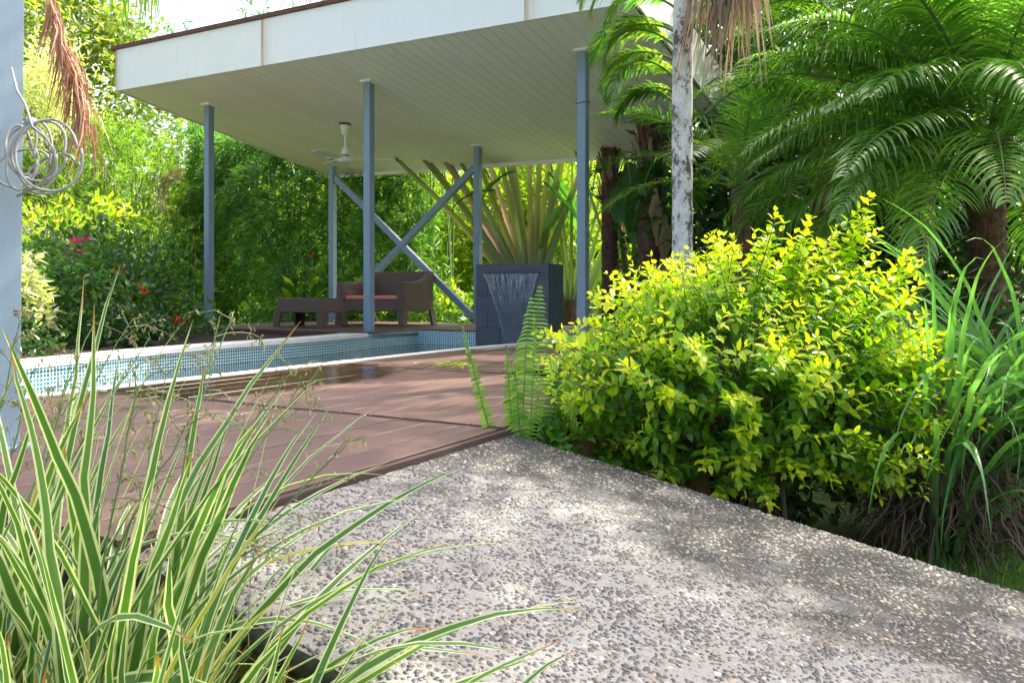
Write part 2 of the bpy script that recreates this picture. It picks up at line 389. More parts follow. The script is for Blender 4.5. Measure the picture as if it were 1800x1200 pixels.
def join(parts):
    V, F, n = [], [], 0
    for v, f in parts:
        V += list(v); F += [tuple(i + n for i in q) for q in f]; n += len(v)
    return V, F
def beam(a, b, w, d, nrm):
    a, b = np.array(a, float), np.array(b, float); t = unit(b - a); n = unit(np.array(nrm) - np.dot(nrm, t) * t); s = np.cross(t, n)
    c = [(-1, -1), (1, -1), (1, 1), (-1, 1)]
    return [a + s * w / 2 * i + n * d / 2 * j for i, j in c] + [b + s * w / 2 * i + n * d / 2 * j for i, j in c], list(BOXF)
def tube(pts, rad, sides=7, cap=True):
    pts = np.asarray(pts, float); n = len(pts); rad = np.broadcast_to(np.asarray(rad, float), (n,))
    T = unit(np.gradient(pts, axis=0)); ref = np.array([0, 0, 1.0]) if abs(T[0][2]) < .9 else np.array([1.0, 0, 0])
    V = []
    a = np.arange(sides) * 2 * math.pi / sides
    for i in range(n):
        s = unit(np.cross(T[i], ref)); q = np.cross(s, T[i])
        V.append(pts[i] + rad[i] * (np.cos(a)[:, None] * s + np.sin(a)[:, None] * q))
    V = np.concatenate(V)
    F = []
    for i in range(n - 1):
        for k in range(sides):
            k2 = (k + 1) % sides; F.append((i * sides + k, i * sides + k2, (i + 1) * sides + k2, (i + 1) * sides + k))
    if cap: F.append(tuple(range(sides))[::-1]); F.append(tuple((n - 1) * sides + k for k in range(sides)))
    return list(V), F
def lathe(c, prof, sides=24):
    V = []; F = []
    for r, z in prof:
        for k in range(sides):
            a = 2 * math.pi * k / sides; V.append((c[0] + r * math.cos(a), c[1] + r * math.sin(a), c[2] + z))
    for i in range(len(prof) - 1):
        for k in range(sides):
            k2 = (k + 1) % sides; F.append((i * sides + k, i * sides + k2, (i + 1) * sides + k2, (i + 1) * sides + k))
    F.append(tuple(range(sides))[::-1]); F.append(tuple((len(prof) - 1) * sides + k for k in range(sides)))
    return V, F
def arcpts(p, az, L, phi0, phi1, n=12, pw=1.3):
    """a stem that leaves at phi0 from the vertical and bends over to phi1"""
    t = (np.arange(n) + .5) / n; ph = phi0 + (phi1 - phi0) * t ** pw
    h = np.array([math.sin(az), math.cos(az), 0])
    st = np.sin(ph)[:, None] * h + np.cos(ph)[:, None] * np.array([0, 0, 1.0])
    return np.vstack([np.zeros(3), np.cumsum(st * L / n, axis=0)]) + np.asarray(p, float)
def ribbon(pts, wid, side=None, fold=.25, twist=0.0):
    pts = np.asarray(pts, float); n = len(pts); T = unit(np.gradient(pts, axis=0))
    if side is None: side = unit(np.cross(T[0] + T[-1] * .5 + 1e-4, (0, 0, 1.0)))
    S = unit(np.asarray(side) - (T @ np.asarray(side))[:, None] * T); Q = np.cross(S, T)
    tw = np.linspace(0, twist, n)[:, None]; S, Q = S * np.cos(tw) + Q * np.sin(tw), Q * np.cos(tw) - S * np.sin(tw)
    wid = np.asarray(wid)[:, None]
    V = np.stack([pts - S * wid / 2 + Q * wid * fold, pts, pts + S * wid / 2 + Q * wid * fold], 1).reshape(-1, 3)
    F = []
    for i in range(n - 1):
        a = i * 3; F += [(a, a + 1, a + 4, a + 3), (a + 1, a + 2, a + 5, a + 4)]
    v = np.linspace(0, 1, n); uv = np.stack([np.tile([0, .5, 1], n), np.repeat(v, 3)], 1)
    return V, np.array(F), uv
TEMPL = {
 'lens': (np.array([[0, 0, 0], [.42, -.5, .06], [1, 0, -.04], [.42, .5, .06]]), np.array([[0, 1, 2], [0, 2, 3]])),
 'leaf': (np.array([[0, 0, 0], [.30, -.46, .07], [.32, 0, 0], [.30, .46, .07], [.66, -.40, .04], [.68, 0, -.03], [.66, .40, .04], [1, 0, -.12]]),
          np.array([[0, 1, 2], [0, 2, 3], [1, 4, 2], [4, 5, 2], [2, 5, 3], [5, 6, 3], [4, 7, 5], [5, 7, 6]])),
}
def leafarr(P, D, Nn, L, W, kind='lens'):
    tv, tf = TEMPL[kind]
    D = unit(D); S = unit(np.cross(D, Nn)); Q = np.cross(S, D)
    L = np.broadcast_to(L, (len(P),))[:, None, None]; W = np.broadcast_to(W, (len(P),))[:, None, None]
    V = P[:, None] + L * tv[None, :, 0:1] * D[:, None] + W * tv[None, :, 1:2] * S[:, None] + L * tv[None, :, 2:3] * Q[:, None]
    F = (tf[None] + (np.arange(len(P)) * len(tv))[:, None, None]).reshape(-1, 3)
    return V.reshape(-1, 3), F
def rdir(rng, n, up=0.0, flat=1.0):
    d = rng.normal(size=(n, 3)); d[:, 2] = d[:, 2] * flat + up; return unit(d)
def cat_arr(items):
    V, F, n = [], [], 0
    for v, f in items:
        V.append(np.asarray(v)); F.append(np.asarray(f) + n); n += len(v)
    return np.concatenate(V), np.concatenate(F)

def frond_arr(p, az, L, phi0, phi1, leafL, leafW, n=44, pw=1.4, start=.18, sweep=.55, lift=.25, droop=.10, rng=None, K=5, roll=0.0, taper=1.0, rad=.011):
    """feather frond: returns leaflet arrays and rachis tube"""
    pts = arcpts(p, az, L, phi0, phi1, 24, pw)
    T = unit(np.gradient(pts, axis=0)); h = np.array([math.cos(az), -math.sin(az), 0])
    tt = np.linspace(start, .995, n); idx = tt * 24; i0 = np.clip(idx.astype(int), 0, 23); fr = (idx - i0)[:, None]
    B = pts[i0] * (1 - fr) + pts[i0 + 1] * fr; Tg = unit(T[i0] * (1 - fr) + T[i0 + 1] * fr)
    S = unit(h - (Tg @ h)[:, None] * Tg); U = np.cross(S, Tg)
    U = np.where((U[:, 2:3] < 0) & (phi1 < 2.2), -U, U)
    c, s = math.cos(roll), math.sin(roll); S, U = S * c + U * s, U * c - S * s
    prof = np.clip(np.sin(np.pi * (.14 + .80 * (tt - start) / (1 - start)) ** taper), .12, 1)
    res = []
    for sg in (-1, 1):
        sw = (sweep + .5 * (tt - start))[:, None] + rng.normal(0, .06, (n, 1))
        d = unit(S * sg + Tg * sw + U * (lift + rng.normal(0, .07, (n, 1))))
        l = leafL * prof * rng.uniform(.88, 1.1, n); pos = B.copy(); rows = []
        wn = unit(np.cross(d, U)); dr = droop * rng.uniform(.6, 1.5, (n, 1))
        for k in range(K + 1):
            f = k / K; wdt = (leafW * min(1, .45 + 2.2 * f) * (1 - max(0, f - .35) / .65) ** .8 + .0006)
            wn = unit(wn - np.sum(wn * d, 1, keepdims=True) * d)
            rows.append(pos - wn * wdt / 2); rows.append(pos + wn * wdt / 2)
            pos = pos + d * (l / K)[:, None]; d = unit(d + np.array([0, 0, -1.0]) * dr * (1 + f))
        V = np.stack(rows, 1); m = 2 * (K + 1)
        q = np.array([[2 * k, 2 * k + 1, 2 * k + 3, 2 * k + 2] for k in range(K)])
        F = (q[None] + (np.arange(n) * m)[:, None, None]).reshape(-1, 4); res.append((V.reshape(-1, 3), F))
    tv, tf = tube(pts, np.linspace(rad, rad * .2, 25), 5, cap=False)
    return cat_arr(res), (np.array(tv), np.array(tf))
def frond(root, p, az, L, phi0, phi1, leafL, leafW, mat, rmat='stem_green', name='frond', **kw):
    (lv, lf), (tv, tf) = frond_arr(p, az, L, phi0, phi1, leafL, leafW, **kw)
    V = np.concatenate([lv, tv]); F = np.concatenate([lf, tf + len(lv)])
    mi = np.concatenate([np.zeros(len(lf)), np.ones(len(tf))])
    return mk(name, V, F, [mat, rmat], root, origin=p, mi=mi)
# ================================================================== THE SETTING
rng = np.random.default_rng(7)
def smooth(x, a, b):
    t = np.clip((x - a) / (b - a), 0, 1); return t * t * (3 - 2 * t)
def ground_z(U, V):
    z = -.55 + .25 * smooth(V, 1.2, 3.2)
    return z
def build_ground():
    us = np.unique(np.concatenate([np.array([-400, -200, -100, -60, -35, -22, -14]), np.arange(-10, 14, .5), np.array([-.2, -.12, 2.66, 2.74]), np.array([14, 20, 30, 50, 90, 180, 400])]))
    vs_ = np.unique(np.concatenate([np.array([-400, -150, -60, -30, -16]), np.arange(-12, 20, .5), np.array([-6.3, -6.22, 1.02, 1.1]), np.array([20, 28, 40, 60, 100, 200, 450])]))
    V = []; F = []
    for v in vs_:
        for u in us:
            z = float(ground_z(u, v)) + .03 * math.sin(u * 1.7 + v) * math.cos(v * 1.3)
            if -.15 < u < 2.7 and -6.26 < v < 1.06: z = -1.75
            V.append(G(u, v, z))
    n = len(us)
    for j in range(len(vs_) - 1):
        for i in range(n - 1): F.append((j * n + i, j * n + i + 1, (j + 1) * n + i + 1, (j + 1) * n + i))
    tag(mk('ground', V, np.array(F), 'lawn_and_soil'), kind='structure')
build_ground()

far = [(2.0, -5.95), (1.6, -5.9), (1.25, -5.55), (.98, -4.95), (.77, -4.3), (.61, -3.68), (.45, -3.15), (.36, -2.6), (.33, -2.0), (.32, -1.2), (.22, -.45), (.1, -.1)]
back = [(.1, .8), (2.5, .8)]
near = [(2.5, -.6), (2.43, -1.1), (2.355, -1.7), (2.34, -2.4), (2.34, -3.4), (2.34, -4.4), (2.34, -5.2), (2.3, -5.7)]
def catmull(p, n=5):
    p = np.array(p, float); q = np.vstack([2 * p[0] - p[1], p, 2 * p[-1] - p[-2]]); o = []
    for i in range(1, len(q) - 2):
        for k in range(n):
            t = k / n; o.append(.5 * (2 * q[i] + (q[i + 1] - q[i - 1]) * t + (2 * q[i - 1] - 5 * q[i] + 4 * q[i + 1] - q[i + 2]) * t * t + (3 * q[i] - q[i - 1] - 3 * q[i + 1] + q[i + 2]) * t ** 3))
    o.append(p[-1]); return np.array(o)
farc, nearc = catmull(far), catmull(near)
outline = np.vstack([farc, np.array(back), nearc])
def build_pool():
    n = len(outline); V = []; F = []; UVs = []; s = 0
    top, bot = -.012, -1.25
    pts = np.vstack([outline, outline[:1]])
    for i in range(n + 1):
        if i: s += np.linalg.norm(pts[i] - pts[i - 1])
        for z in (bot, top): V.append(G(pts[i][0], pts[i][1], z)); UVs.append((s, z))
    for i in range(n): F.append((2 * i, 2 * i + 1, 2 * i + 3, 2 * i + 2))
    k = len(V)
    for p in outline: V.append(G(p[0], p[1], bot)); UVs.append(tuple(p))
    F.append(tuple(range(k, k + n)))
    pool = mk('pool', V, F, 'teal_mosaic_tile', uvs=UVs, origin=G(1.3, -2.5, -1.25)); tag(pool, kind='structure')
    def strip(name, line, inn, outw, z0, z1):
        t = np.gradient(line, axis=0); t /= np.linalg.norm(t, axis=1, keepdims=True); nrm = np.stack([t[:, 1], -t[:, 0]], 1)
        if np.dot(nrm[len(line) // 2], (np.array([1.3, -2.5]) - line[len(line) // 2])) > 0: nrm = -nrm
        a = line - nrm * inn; b = line + nrm * outw; V = []; F = []
        for p, q in zip(a, b): V += [G(*p, z0), G(*p, z1), G(*q, z1), G(*q, z0)]
        for i in range(len(line) - 1):
            for k in range(4): F.append((4 * i + k, 4 * i + (k + 1) % 4, 4 * i + 4 + (k + 1) % 4, 4 * i + 4 + k))
        F += [(0, 1, 2, 3), tuple(4 * (len(line) - 1) + k for k in (3, 2, 1, 0))]
        return mk(name, V, F, 'white_coping', pool)
    strip('coping', farc[:-2], .02, .30, -.035, .0)
    strip('coping', nearc, .015, .085, -.05, .003)
    strip('coping', np.array([[2.5, .78], [2.5, .2], [2.5, -.55]]), .015, .085, -.05, .003)
    wv = [G(p[0], p[1], -.17) for p in outline]
    tag(mk('pool_water', wv, [tuple(range(n))], 'pool_water', origin=G(1.3, -2.5, -.17)), kind='structure')
build_pool()
def build_bed():
    V = []; F = []; us = None
    line = farc[:-2]; nV = len(line)
    for i, (u, v) in enumerate(line):
        for k, f in enumerate((0, .08, .25, .5, 1)):
            U = (u - .12) * (1 - f) + (-10) * f; V.append(G(U, v + (v + 3) * .25 * f, -.062 + .04 * math.sin(3 * i + k)* (k > 0)))
    for i in range(nV - 1):
        for k in range(4): F.append((i * 5 + k, i * 5 + k + 1, i * 5 + 6 + k, i * 5 + 5 + k))
    tag(mk('planting_bed', V, F, 'garden_soil'), kind='structure')
build_bed()

# ---- timber decks, each board a piece of its own
ang = math.atan2(vv[1], vv[0]); ang_u = math.atan2(uu[1], uu[0])
_bm = {}
def board_mesh(L, wdt, th=.026):
    k = (round(L, 3), round(wdt, 3))
    if k not in _bm:
        b = bmesh.new(); bmesh.ops.create_cube(b, size=1)
        bmesh.ops.scale(b, vec=(L, wdt, th), verts=b.verts)
        bmesh.ops.bevel(b, geom=[e for e in b.edges if abs(e.verts[0].co.x - e.verts[1].co.x) > .1], offset=.0012, segments=1, affect='EDGES')
        me = bpy.data.meshes.new('plank'); b.to_mesh(me); b.free(); me.materials.append(MATS['red_brown_deck_board']); _bm[k] = me
    return _bm[k]
def plank(root, U, V, L, wdt, along_v, z=0.0, name='plank'):
    o = bpy.data.objects.new(name, board_mesh(L, wdt)); link(o, root)
    p = G(U, V, z - .013 + random.uniform(-.0012, .0012)); o.location = p - wbase(root)
    o.rotation_euler = (random.uniform(-.004, .004), 0, ang if along_v else ang_u); return o
random.seed(3)
parts = [boxUV(2.46, 4.47, -6.05, -3.29, -.12, -.034), boxUV(2.62, 3.55, -3.27, 2.7, -.12, -.034)]
for V in (-6.0, -5.4, -4.8, -4.1, -3.35): parts.append(boxUV(2.5, 4.44, V, V + .06, -.30, -.121))
pd = mk('pool_deck', *join(parts), 'dark_joist', origin=G(3.4, -4, -.12)); tag(pd, kind='structure')
def section(u0, u1, v0, v1, n):
    pitch = (u1 - u0) / n
    for i in range(n): plank(pd, u0 + (i + .5) * pitch, (v0 + v1) / 2, v1 - v0, pitch - .0065, True)
section(2.44, 4.5, -6.1, -4.80, 15); section(2.44, 4.5, -4.755, -3.285, 15); section(2.455, 3.6, -3.25, -1.75, 8); section(2.61, 3.6, -1.72, .3, 7); section(2.61, 3.6, .305, 2.75, 7)
# trim strips beside the long joint, and the edge board over the ramp
for (v, w_) in ((-4.792, .012), (-4.765, .018)):
    o = mk('joint_strip', *boxUV(2.46, 4.49, v - w_ / 2, v + w_ / 2, -.03, -.004), 'rusty_flashing' if w_ < .015 else 'dark_joist', pd)
mk('edge_board', *boxUV(4.502, 4.522, -6.1, -3.29, -.031, -.004), 'dark_joist', pd, bevel=.002)
fd = mk('lounge_deck', *join([boxUV(-3.0, .04, -.05, 2.72, -.13, -.034), boxUV(.06, .9, .86, 2.72, -.13, -.034), boxUV(1.9, 3.5, .86, 2.72, -.13, -.034), boxUV(.905, 1.895, 1.2, 2.72, -.13, -.034)]), 'dark_joist', origin=G(-1, 1, -.13)); tag(fd, kind='structure')
nb = 20; pitch = 2.83 / nb
for i in range(nb):
    v = -.08 + (i + .5) * pitch
    cut = random.choice((-1.7, -1.2, -2.1))
    spans = [(-3.06, cut - .003), (cut + .003, .075)]
    if v > .85: spans += ([(.08, .915), (1.885, 2.6)] if v < 1.22 else [(.08, 2.6)])
    for a, b_ in spans: plank(fd, (a + b_) / 2, v, b_ - a, pitch - .005, False)
for a in (boxUV(-3.06, .07, -.106, -.083, -.17, -.003), boxUV(.078, .10, -.07, .80, -.075, -.003), boxUV(.102, .925, .803, .826, -.075, -.003), boxUV(-3.085, -3.062, -.1, 2.74, -.17, -.003), boxUV(1.87, 2.5, .803, .826, -.075, -.003)):
    mk('fascia_board', *a, 'red_brown_deck_board', fd, bevel=.002)

# ---- pebble-wash ramp
def rz(U): return -.019 - .185 * (U - 4.53)
def build_ramp():
    U0, U1, V0, V1 = 4.53, 7.25, -6.09, -4.73
    nu, nv = 110, 56; V = []; F = []
    r = np.random.default_rng(5); jit = np.convolve(r.normal(0, 1, nu + 30), np.ones(9) / 9, 'same')[:nu + 1] * .006
    for i in range(nu + 1):
        U = U0 + (U1 - U0) * i / nu
        for j in range(nv + 1):
            v = V0 + (V1 - V0) * j / nv; d = min(v - V0, V1 - v); e = 0
            if j == 0: v += jit[i]
            if j == nv: v += jit[(i * 7) % nu]
            if d < .03: e = -.010 * (1 - d / .03) ** 2
            V.append(G(U, v, rz(U) + e + r.normal(0, .0007)))
    for i in range(nu):
        for j in range(nv): a = i * (nv + 1) + j; F.append((a, a + nv + 1, a + nv + 2, a + 1))
    rampo = mk('concrete_ramp', V, np.array(F), 'washed_cement', origin=G(5.5, -5.4, -.3), smooth=True); tag(rampo, kind='structure')
    # slab edge, mossy, both sides
    for vs0, sg in ((V0, -1), (V1, 1)):
        E = []; EF = []
        for i in range(nu + 1):
            U = U0 + (U1 - U0) * i / nu; o_ = jit[i] if sg < 0 else jit[(i * 7) % nu]
            for k, (dv, dz) in enumerate(((0, -.0102), (.006, -.02), (.008 + r.normal(0, .002), -.036), (.004, -.052), (-.03, -.058))):
                E.append(G(U, vs0 + o_ + sg * dv, rz(U) + dz + r.normal(0, .0012) * (k > 0)))
        for i in range(nu):
            for k in range(4): EF.append((i * 5 + k, i * 5 + k + 1, i * 5 + 6 + k, i * 5 + 5 + k))
        mk('slab_edge', E, EF, 'ramp_edge', rampo, smooth=True)
    mk('side_wall', *boxUV(4.40, 7.0, V0 + .022, V1 - .022, -.9, lambda U, v: rz(U) - .057), 'plum_plaster', rampo)
    # exposed pebbles
    pitch = .0090; gu = np.arange(U0 + .006, 6.9, pitch); gv = np.arange(V0 + .004, V1 - .004, pitch)
    A, B = np.meshgrid(gu, gv); A = A.ravel() + r.uniform(-.005, .005, A.size); B = B.ravel() + r.uniform(-.005, .005, B.size)
    keep = r.uniform(size=A.size) < .95; A, B = A[keep], B[keep]; n = len(A)
    P = np.stack([P2[0] + A * uu[0] + B * vv[0], P2[1] + A * uu[1] + B * vv[1], rz(A) - np.where(np.minimum(B - V0, V1 - B) < .02, .006, 0)], 1)
    a6 = np.arange(6) * math.pi / 3
    tv = np.concatenate([np.stack([np.cos(a6), np.sin(a6), np.full(6, -.35)], 1), np.stack([.66 * np.cos(a6 + .5), .66 * np.sin(a6 + .5), np.full(6, .42)], 1)])
    tf = []
    for k in range(6): k2 = (k + 1) % 6; tf += [(k, k2, 6 + k), (k2, 6 + k2, 6 + k)]
    tf += [(6, 7, 8), (6, 8, 9), (6, 9, 10), (6, 10, 11)]; tf = np.array(tf)
    sz = r.uniform(.0028, .0056, n); el = r.uniform(1.0, 1.5, n); th = r.uniform(0, math.pi, n); hz = r.uniform(.0012, .003, n)
    jx = 1 + r.normal(0, .14, (n, 12))
    x = tv[None, :, 0] * (sz * el)[:, None] * jx; y = tv[None, :, 1] * sz[:, None] * jx; z = tv[None, :, 2] * hz[:, None]
    c, s = np.cos(th)[:, None], np.sin(th)[:, None]
    VV = np.stack([P[:, 0:1] + x * c - y * s, P[:, 1:2] + x * s + y * c, P[:, 2:3] + z], 2)
    # follow the slope of the ramp
    du = (VV[:, :, 0] - P[:, 0:1]) * uu[0] + (VV[:, :, 1] - P[:, 1:2]) * uu[1]; VV[:, :, 2] -= .185 * du
    FF = (tf[None] + (np.arange(n) * 12)[:, None, None]).reshape(-1, 3)
    tag(mk('pebbles', VV.reshape(-1, 3), FF, 'pebble', rampo, smooth=True), kind='stuff')
build_ramp()

# ================================================================== PAVILION
pv = thing('pavilion', 'open pool pavilion with white fascia, cream board ceiling and blue grey steel posts', 'pavilion', G(0, 0, 0))
UL, UR, VF, VB = -3.43, 3.41, -.725, 3.13; FH = .49
def postmesh(U, V, z0, z1, hw=.046, ch=.006):
    pr = [(-hw + ch, -hw), (hw - ch, -hw), (hw, -hw + ch), (hw, hw - ch), (hw - ch, hw), (-hw + ch, hw), (-hw, hw - ch), (-hw, -hw + ch)]
    vs_ = [G(U + a, V + b, z0) for a, b in pr] + [G(U + a, V + b, z1) for a, b in pr]
    return vs_, [tuple(range(8))[::-1], tuple(range(8, 16))] + [(k, (k + 1) % 8, 8 + (k + 1) % 8, 8 + k) for k in range(8)]
posts = [(-2.62, 0), (0, 0), (2.62, 0), (-2.62, 2.3), (0, 2.3), (2.62, 2.3)]
for U, V in posts:
    zt = zc(U, V)
    z0 = .004
    mk('post', *postmesh(U, V, z0, zt - .022), 'blue_grey_paint', pv, origin=G(U, V, z0))
    mk('cap_plate', *boxUV(U - .075, U + .075, V - .07, V + .07, lambda a, b: zc(a, b) - .024, lambda a, b: zc(a, b) - .002), 'cream_ceiling_board', pv)
    if V > 1: mk('base_plate', *boxUV(U - .08, U + .08, V - .08, V + .08, .001, .010), 'blue_grey_paint', pv)
for (a, b, off) in (((-2.62, 2.3), (0, 2.3), -.002), ((0, 2.3), (-2.62, 2.3), .002)):
    A = G(a[0] + (.05 if a[0] < 0 else -.05), a[1], zc(*a) - .30); B = G(b[0] + (-.05 if b[0] > a[0] else .05), b[1], .09)
    mk('brace', *beam(A, B, .085, .075 + off * 4, [vv[0], vv[1], 0]), 'blue_grey_paint', pv, bevel=.004)
tie = [G(2.62 + .05 * sx_, .05 * sy_, 2.24 + .012 * k) for k, (sx_, sy_) in enumerate(((-1, -1), (1, -1), (1, 1), (-1, 1), (-1, -1)))]
mk('cable_tie', *tube(tie, .004, 5), 'dark_band', pv)
# ceiling boards, grooves between them
nbd = 53; bw = (UR - UL - .06) / nbd
for i in range(nbd):
    a = UL + .03 + i * bw
    mk('ceiling_board', *boxUV(a + .0025, a + bw - .0025, VF + .025, VB - .025, lambda U, V: zc(U, V), lambda U, V: zc(U, V) + .014), 'cream_ceiling_board', pv)
mk('ceiling_backing', *boxUV(UL + .03, UR - .03, VF + .026, VB - .026, lambda U, V: zc(U, V) + .0145, lambda U, V: zc(U, V) + .03), 'dark_joist', pv)
joints = [UL, -.884, 2.39, UR]
def fpanel(a, b, V0, V1, lo=0.0, hi=FH, og=None):
    return mk('fascia_panel', *boxUV(a, b, V0, V1, lambda U, V: zc(U, min(max(V, VF), VB)) - .012 + lo, lambda U, V: zc(U, V) + hi), 'white_fascia_paint', pv, origin=og)
for k in range(3):
    a, b = joints[k] + .002, joints[k + 1] - .002
    o = fpanel(a, b, VF - .025, VF, og=G(joints[k], VF, zc(joints[k], VF))); o.data.transform(Matrix.Identity(4))
# the coordinate x of a panel runs along the eave from its joint
for o in [c for c in pv.children if c.name.startswith('fascia_panel')]:
    rot = Matrix.Rotation(-ang_u, 4, 'Z'); o.data.transform(rot); o.rotation_euler = (0, 0, ang_u)
fpanel(UL - .024, UL, VF, VB); fpanel(UR, UR + .024, VF, VB)
fpanel(UL, UR, VB, VB + .025, hi=.30)
mk('eave_trim', *boxUV(UL, UR, VB - .05, VB - .002, lambda U, V: zc(U, V) - .05, lambda U, V: zc(U, V) - .003), 'white_fascia_paint', pv)
mk('roof_sheet', *boxUV(UL + .002, UR - .002, VF + .002, VB - .002, lambda U, V: zc(U, V) + .25, lambda U, V: zc(U, V) + .40), 'roof_sheet', pv)
for a in (boxUV(UL - .05, UR + .05, VF - .05, VF + .06, lambda U, V: zc(U, V) + FH + .001, lambda U, V: zc(U, V) + FH + .045),
          boxUV(UL - .05, UL + .06, VF + .062, VB + .03, lambda U, V: zc(U, V) + FH + .001, lambda U, V: zc(U, V) + FH + .045)):
    mk('flashing', *a, 'rusty_flashing', pv)
for (U, V) in ((-1.9, .12), (-1.2, .95 - 1.2), (.9, 1.7)):
    c = G(U, V, zc(U, V) - .006); mk('downlight', *lathe(c, [(.05, 0), (.055, .004), (.03, .005)], 16), 'fan_white', pv)

# ---- ceiling fan
fU, fV = -1.29, 1.07; ft = zc(fU, fV); fc = G(fU, fV, 0)
fan = thing('ceiling_fan', 'white three blade ceiling fan hanging on a rod from the pavilion ceiling', 'ceiling fan', G(fU, fV, ft - .52))
mk('mount_ring', *lathe(G(fU, fV, ft), [(.075, -.022), (.08, -.002)], 20), 'dark_band', fan)
mk('canopy', *lathe(G(fU, fV, ft), [(.034, -.155), (.045, -.15), (.05, -.09), (.056, -.05), (.075, -.024)], 20), 'fan_white', fan, smooth=True)
mk('rod', *tube([G(fU, fV, ft - .16), G(fU, fV, ft - .31)], .013, 10), 'fan_white', fan)
mk('rod_cup', *lathe(G(fU, fV, ft), [(.055, -.415), (.05, -.39), (.038, -.33), (.03, -.31)], 20), 'fan_white', fan, smooth=True)
mk('dark_collar', *lathe(G(fU, fV, ft), [(.05, -.43), (.052, -.416)], 20), 'dark_band', fan)
mk('motor', *lathe(G(fU, fV, ft), [(.03, -.52), (.085, -.508), (.112, -.478), (.105, -.452), (.06, -.432)], 24), 'fan_white', fan, smooth=True)
for k in range(3):
    a = R(4 + 120 * k); d = np.array([math.cos(a), math.sin(a), 0]); s = np.array([-d[1], d[0], 0]); c = G(fU, fV, ft - .465)
    q = s * math.cos(.2) + np.array([0, 0, 1]) * math.sin(.2)
    pts = [(.09, .03), (.15, .052), (.24, .052), (.25, .058), (.55, .068), (.61, .062), (.635, .035)]
    V = [c + d * x + q * y for x, y in pts] + [c + d * x - q * y for x, y in pts][::-1]; n = len(V)
    V = V + [v + np.array([0, 0, .006]) for v in V]
    mk('blade', V, [tuple(range(n))[::-1], tuple(range(n, 2 * n))] + [(i, (i + 1) % n, n + (i + 1) % n, n + i) for i in range(n)], 'fan_white', fan)
    mk('blade_arm', *beam(c + d * .08 + np.array([0, 0, .008]), c + d * .23 + np.array([0, 0, .010]), .05, .006, (0, 0, 1)), 'fan_white', fan)

# ---- wicker furniture
def loc_frame(o, az=0):
    c, s = math.cos(az), math.sin(az); a = c * uu + s * vv; b = -s * uu + c * vv
    return lambda x, y, z: np.array([o[0] + a[0] * x + b[0] * y, o[1] + a[1] * x + b[1] * y, z])
def hexa(f, bot, top):                 # bot/top: (x0,x1,y0,y1,z or 4 z)
    r = []
    for x0, x1, y0, y1, z in (bot, top):
        zz = z if isinstance(z, (tuple, list)) else (z,) * 4
        r += [f(x0, y0, zz[0]), f(x1, y0, zz[1]), f(x1, y1, zz[2]), f(x0, y1, zz[3])]
    return r, list(BOXF)
def lleg(f, x, y, sx, sy, h, w=.10, th=.022, fl=.02):
    a = hexa(f, (min(x, x + sx * w * .82) - 0, max(x, x + sx * w * .82), min(y, y + sy * th), max(y, y + sy * th), 0), (min(x + sx * fl, x + sx * (w + fl)), max(x + sx * fl, x + sx * (w + fl)), min(y + sy * fl * .6, y + sy * (fl * .6 + th)), max(y + sy * fl * .6, y + sy * (fl * .6 + th)), h))
    b = hexa(f, (min(x, x + sx * th), max(x, x + sx * th), min(y + sy * (th + .001), y + sy * w * .82), max(y + sy * (th + .001), y + sy * w * .82), 0), (min(x + sx * fl, x + sx * (fl + th)), max(x + sx * fl, x + sx * (fl + th)), min(y + sy * (fl * .6 + th + .001), y + sy * (w + fl)), max(y + sy * (fl * .6 + th + .001), y + sy * (w + fl)), h))
    return join([a, b])
so_o = G(-1.80, 1.47, 0); f = loc_frame(so_o); Wd, Dp = 1.15, .72
sofa = thing('sofa', 'brown wicker two seat sofa with curved back standing on the lounge deck', 'sofa', G(-1.225, 1.83, 0))
for x, sx_ in ((-.02, 1), (Wd + .02, -1)):
    for y, sy_ in ((-.01, 1), (Dp + .03, -1)): mk('leg', *lleg(f, x, y, sx_, sy_, .195), 'brown_wicker', sofa)
for x0, x1, dx in ((0, .105, -.0), (Wd - .105, Wd, .0)):
    prof = [(0, .585), (.30, .59), (.44, .605), (.54, .645), (.62, .70), (.69, .733)]
    V = []; F = []; flr = -.012 if x0 == 0 else .012
    for y, z in prof:
        V += [f(x0 + flr, y * 1.02, .19), f(x1 + flr * .3, y * 1.02, .19), f(x1, y, z), f(x0, y, z)]
    for i in range(len(prof) - 1):
        for k in range(4): F.append((4 * i + k, 4 * i + (k + 1) % 4, 4 * i + 4 + (k + 1) % 4, 4 * i + 4 + k))
    F += [(3, 2, 1, 0), tuple(4 * (len(prof) - 1) + k for k in range(4))]
    mk('armrest', V, F, 'brown_wicker', sofa, bevel=.012)
mk('seat_base', *hexa(f, (.108, Wd - .108, .012, .60, .19), (.108, Wd - .108, .03, .60, .345)), 'brown_wicker', sofa, bevel=.012)
mk('backrest', *hexa(f, (.06, Wd - .06, .605, .69, .19), (.015, Wd - .015, .66, .755, .742)), 'brown_wicker', sofa, bevel=.02)
cu = mk('seat_cushion', *hexa(f, (.125, Wd - .125, .035, .59, .349), (.128, Wd - .128, .04, .585, .405)), 'coral_fabric', None, origin=f(Wd / 2, .3, .349), bevel=.02)
tag(cu, 'flat coral seat cushion lying on the wicker sofa', 'cushion')
ta_o = G(-2.04, .58, 0); f2 = loc_frame(ta_o); tw, td = .80, .44
table = thing('coffee_table', 'low brown wicker table with splayed legs in front of the sofa', 'table', G(-1.64, .8, 0))
for x, sx_ in ((-.03, 1), (tw + .03, -1)):
    for y, sy_ in ((-.02, 1), (td + .02, -1)): mk('leg', *lleg(f2, x, y, sx_, sy_, .188, .11), 'brown_wicker', table)
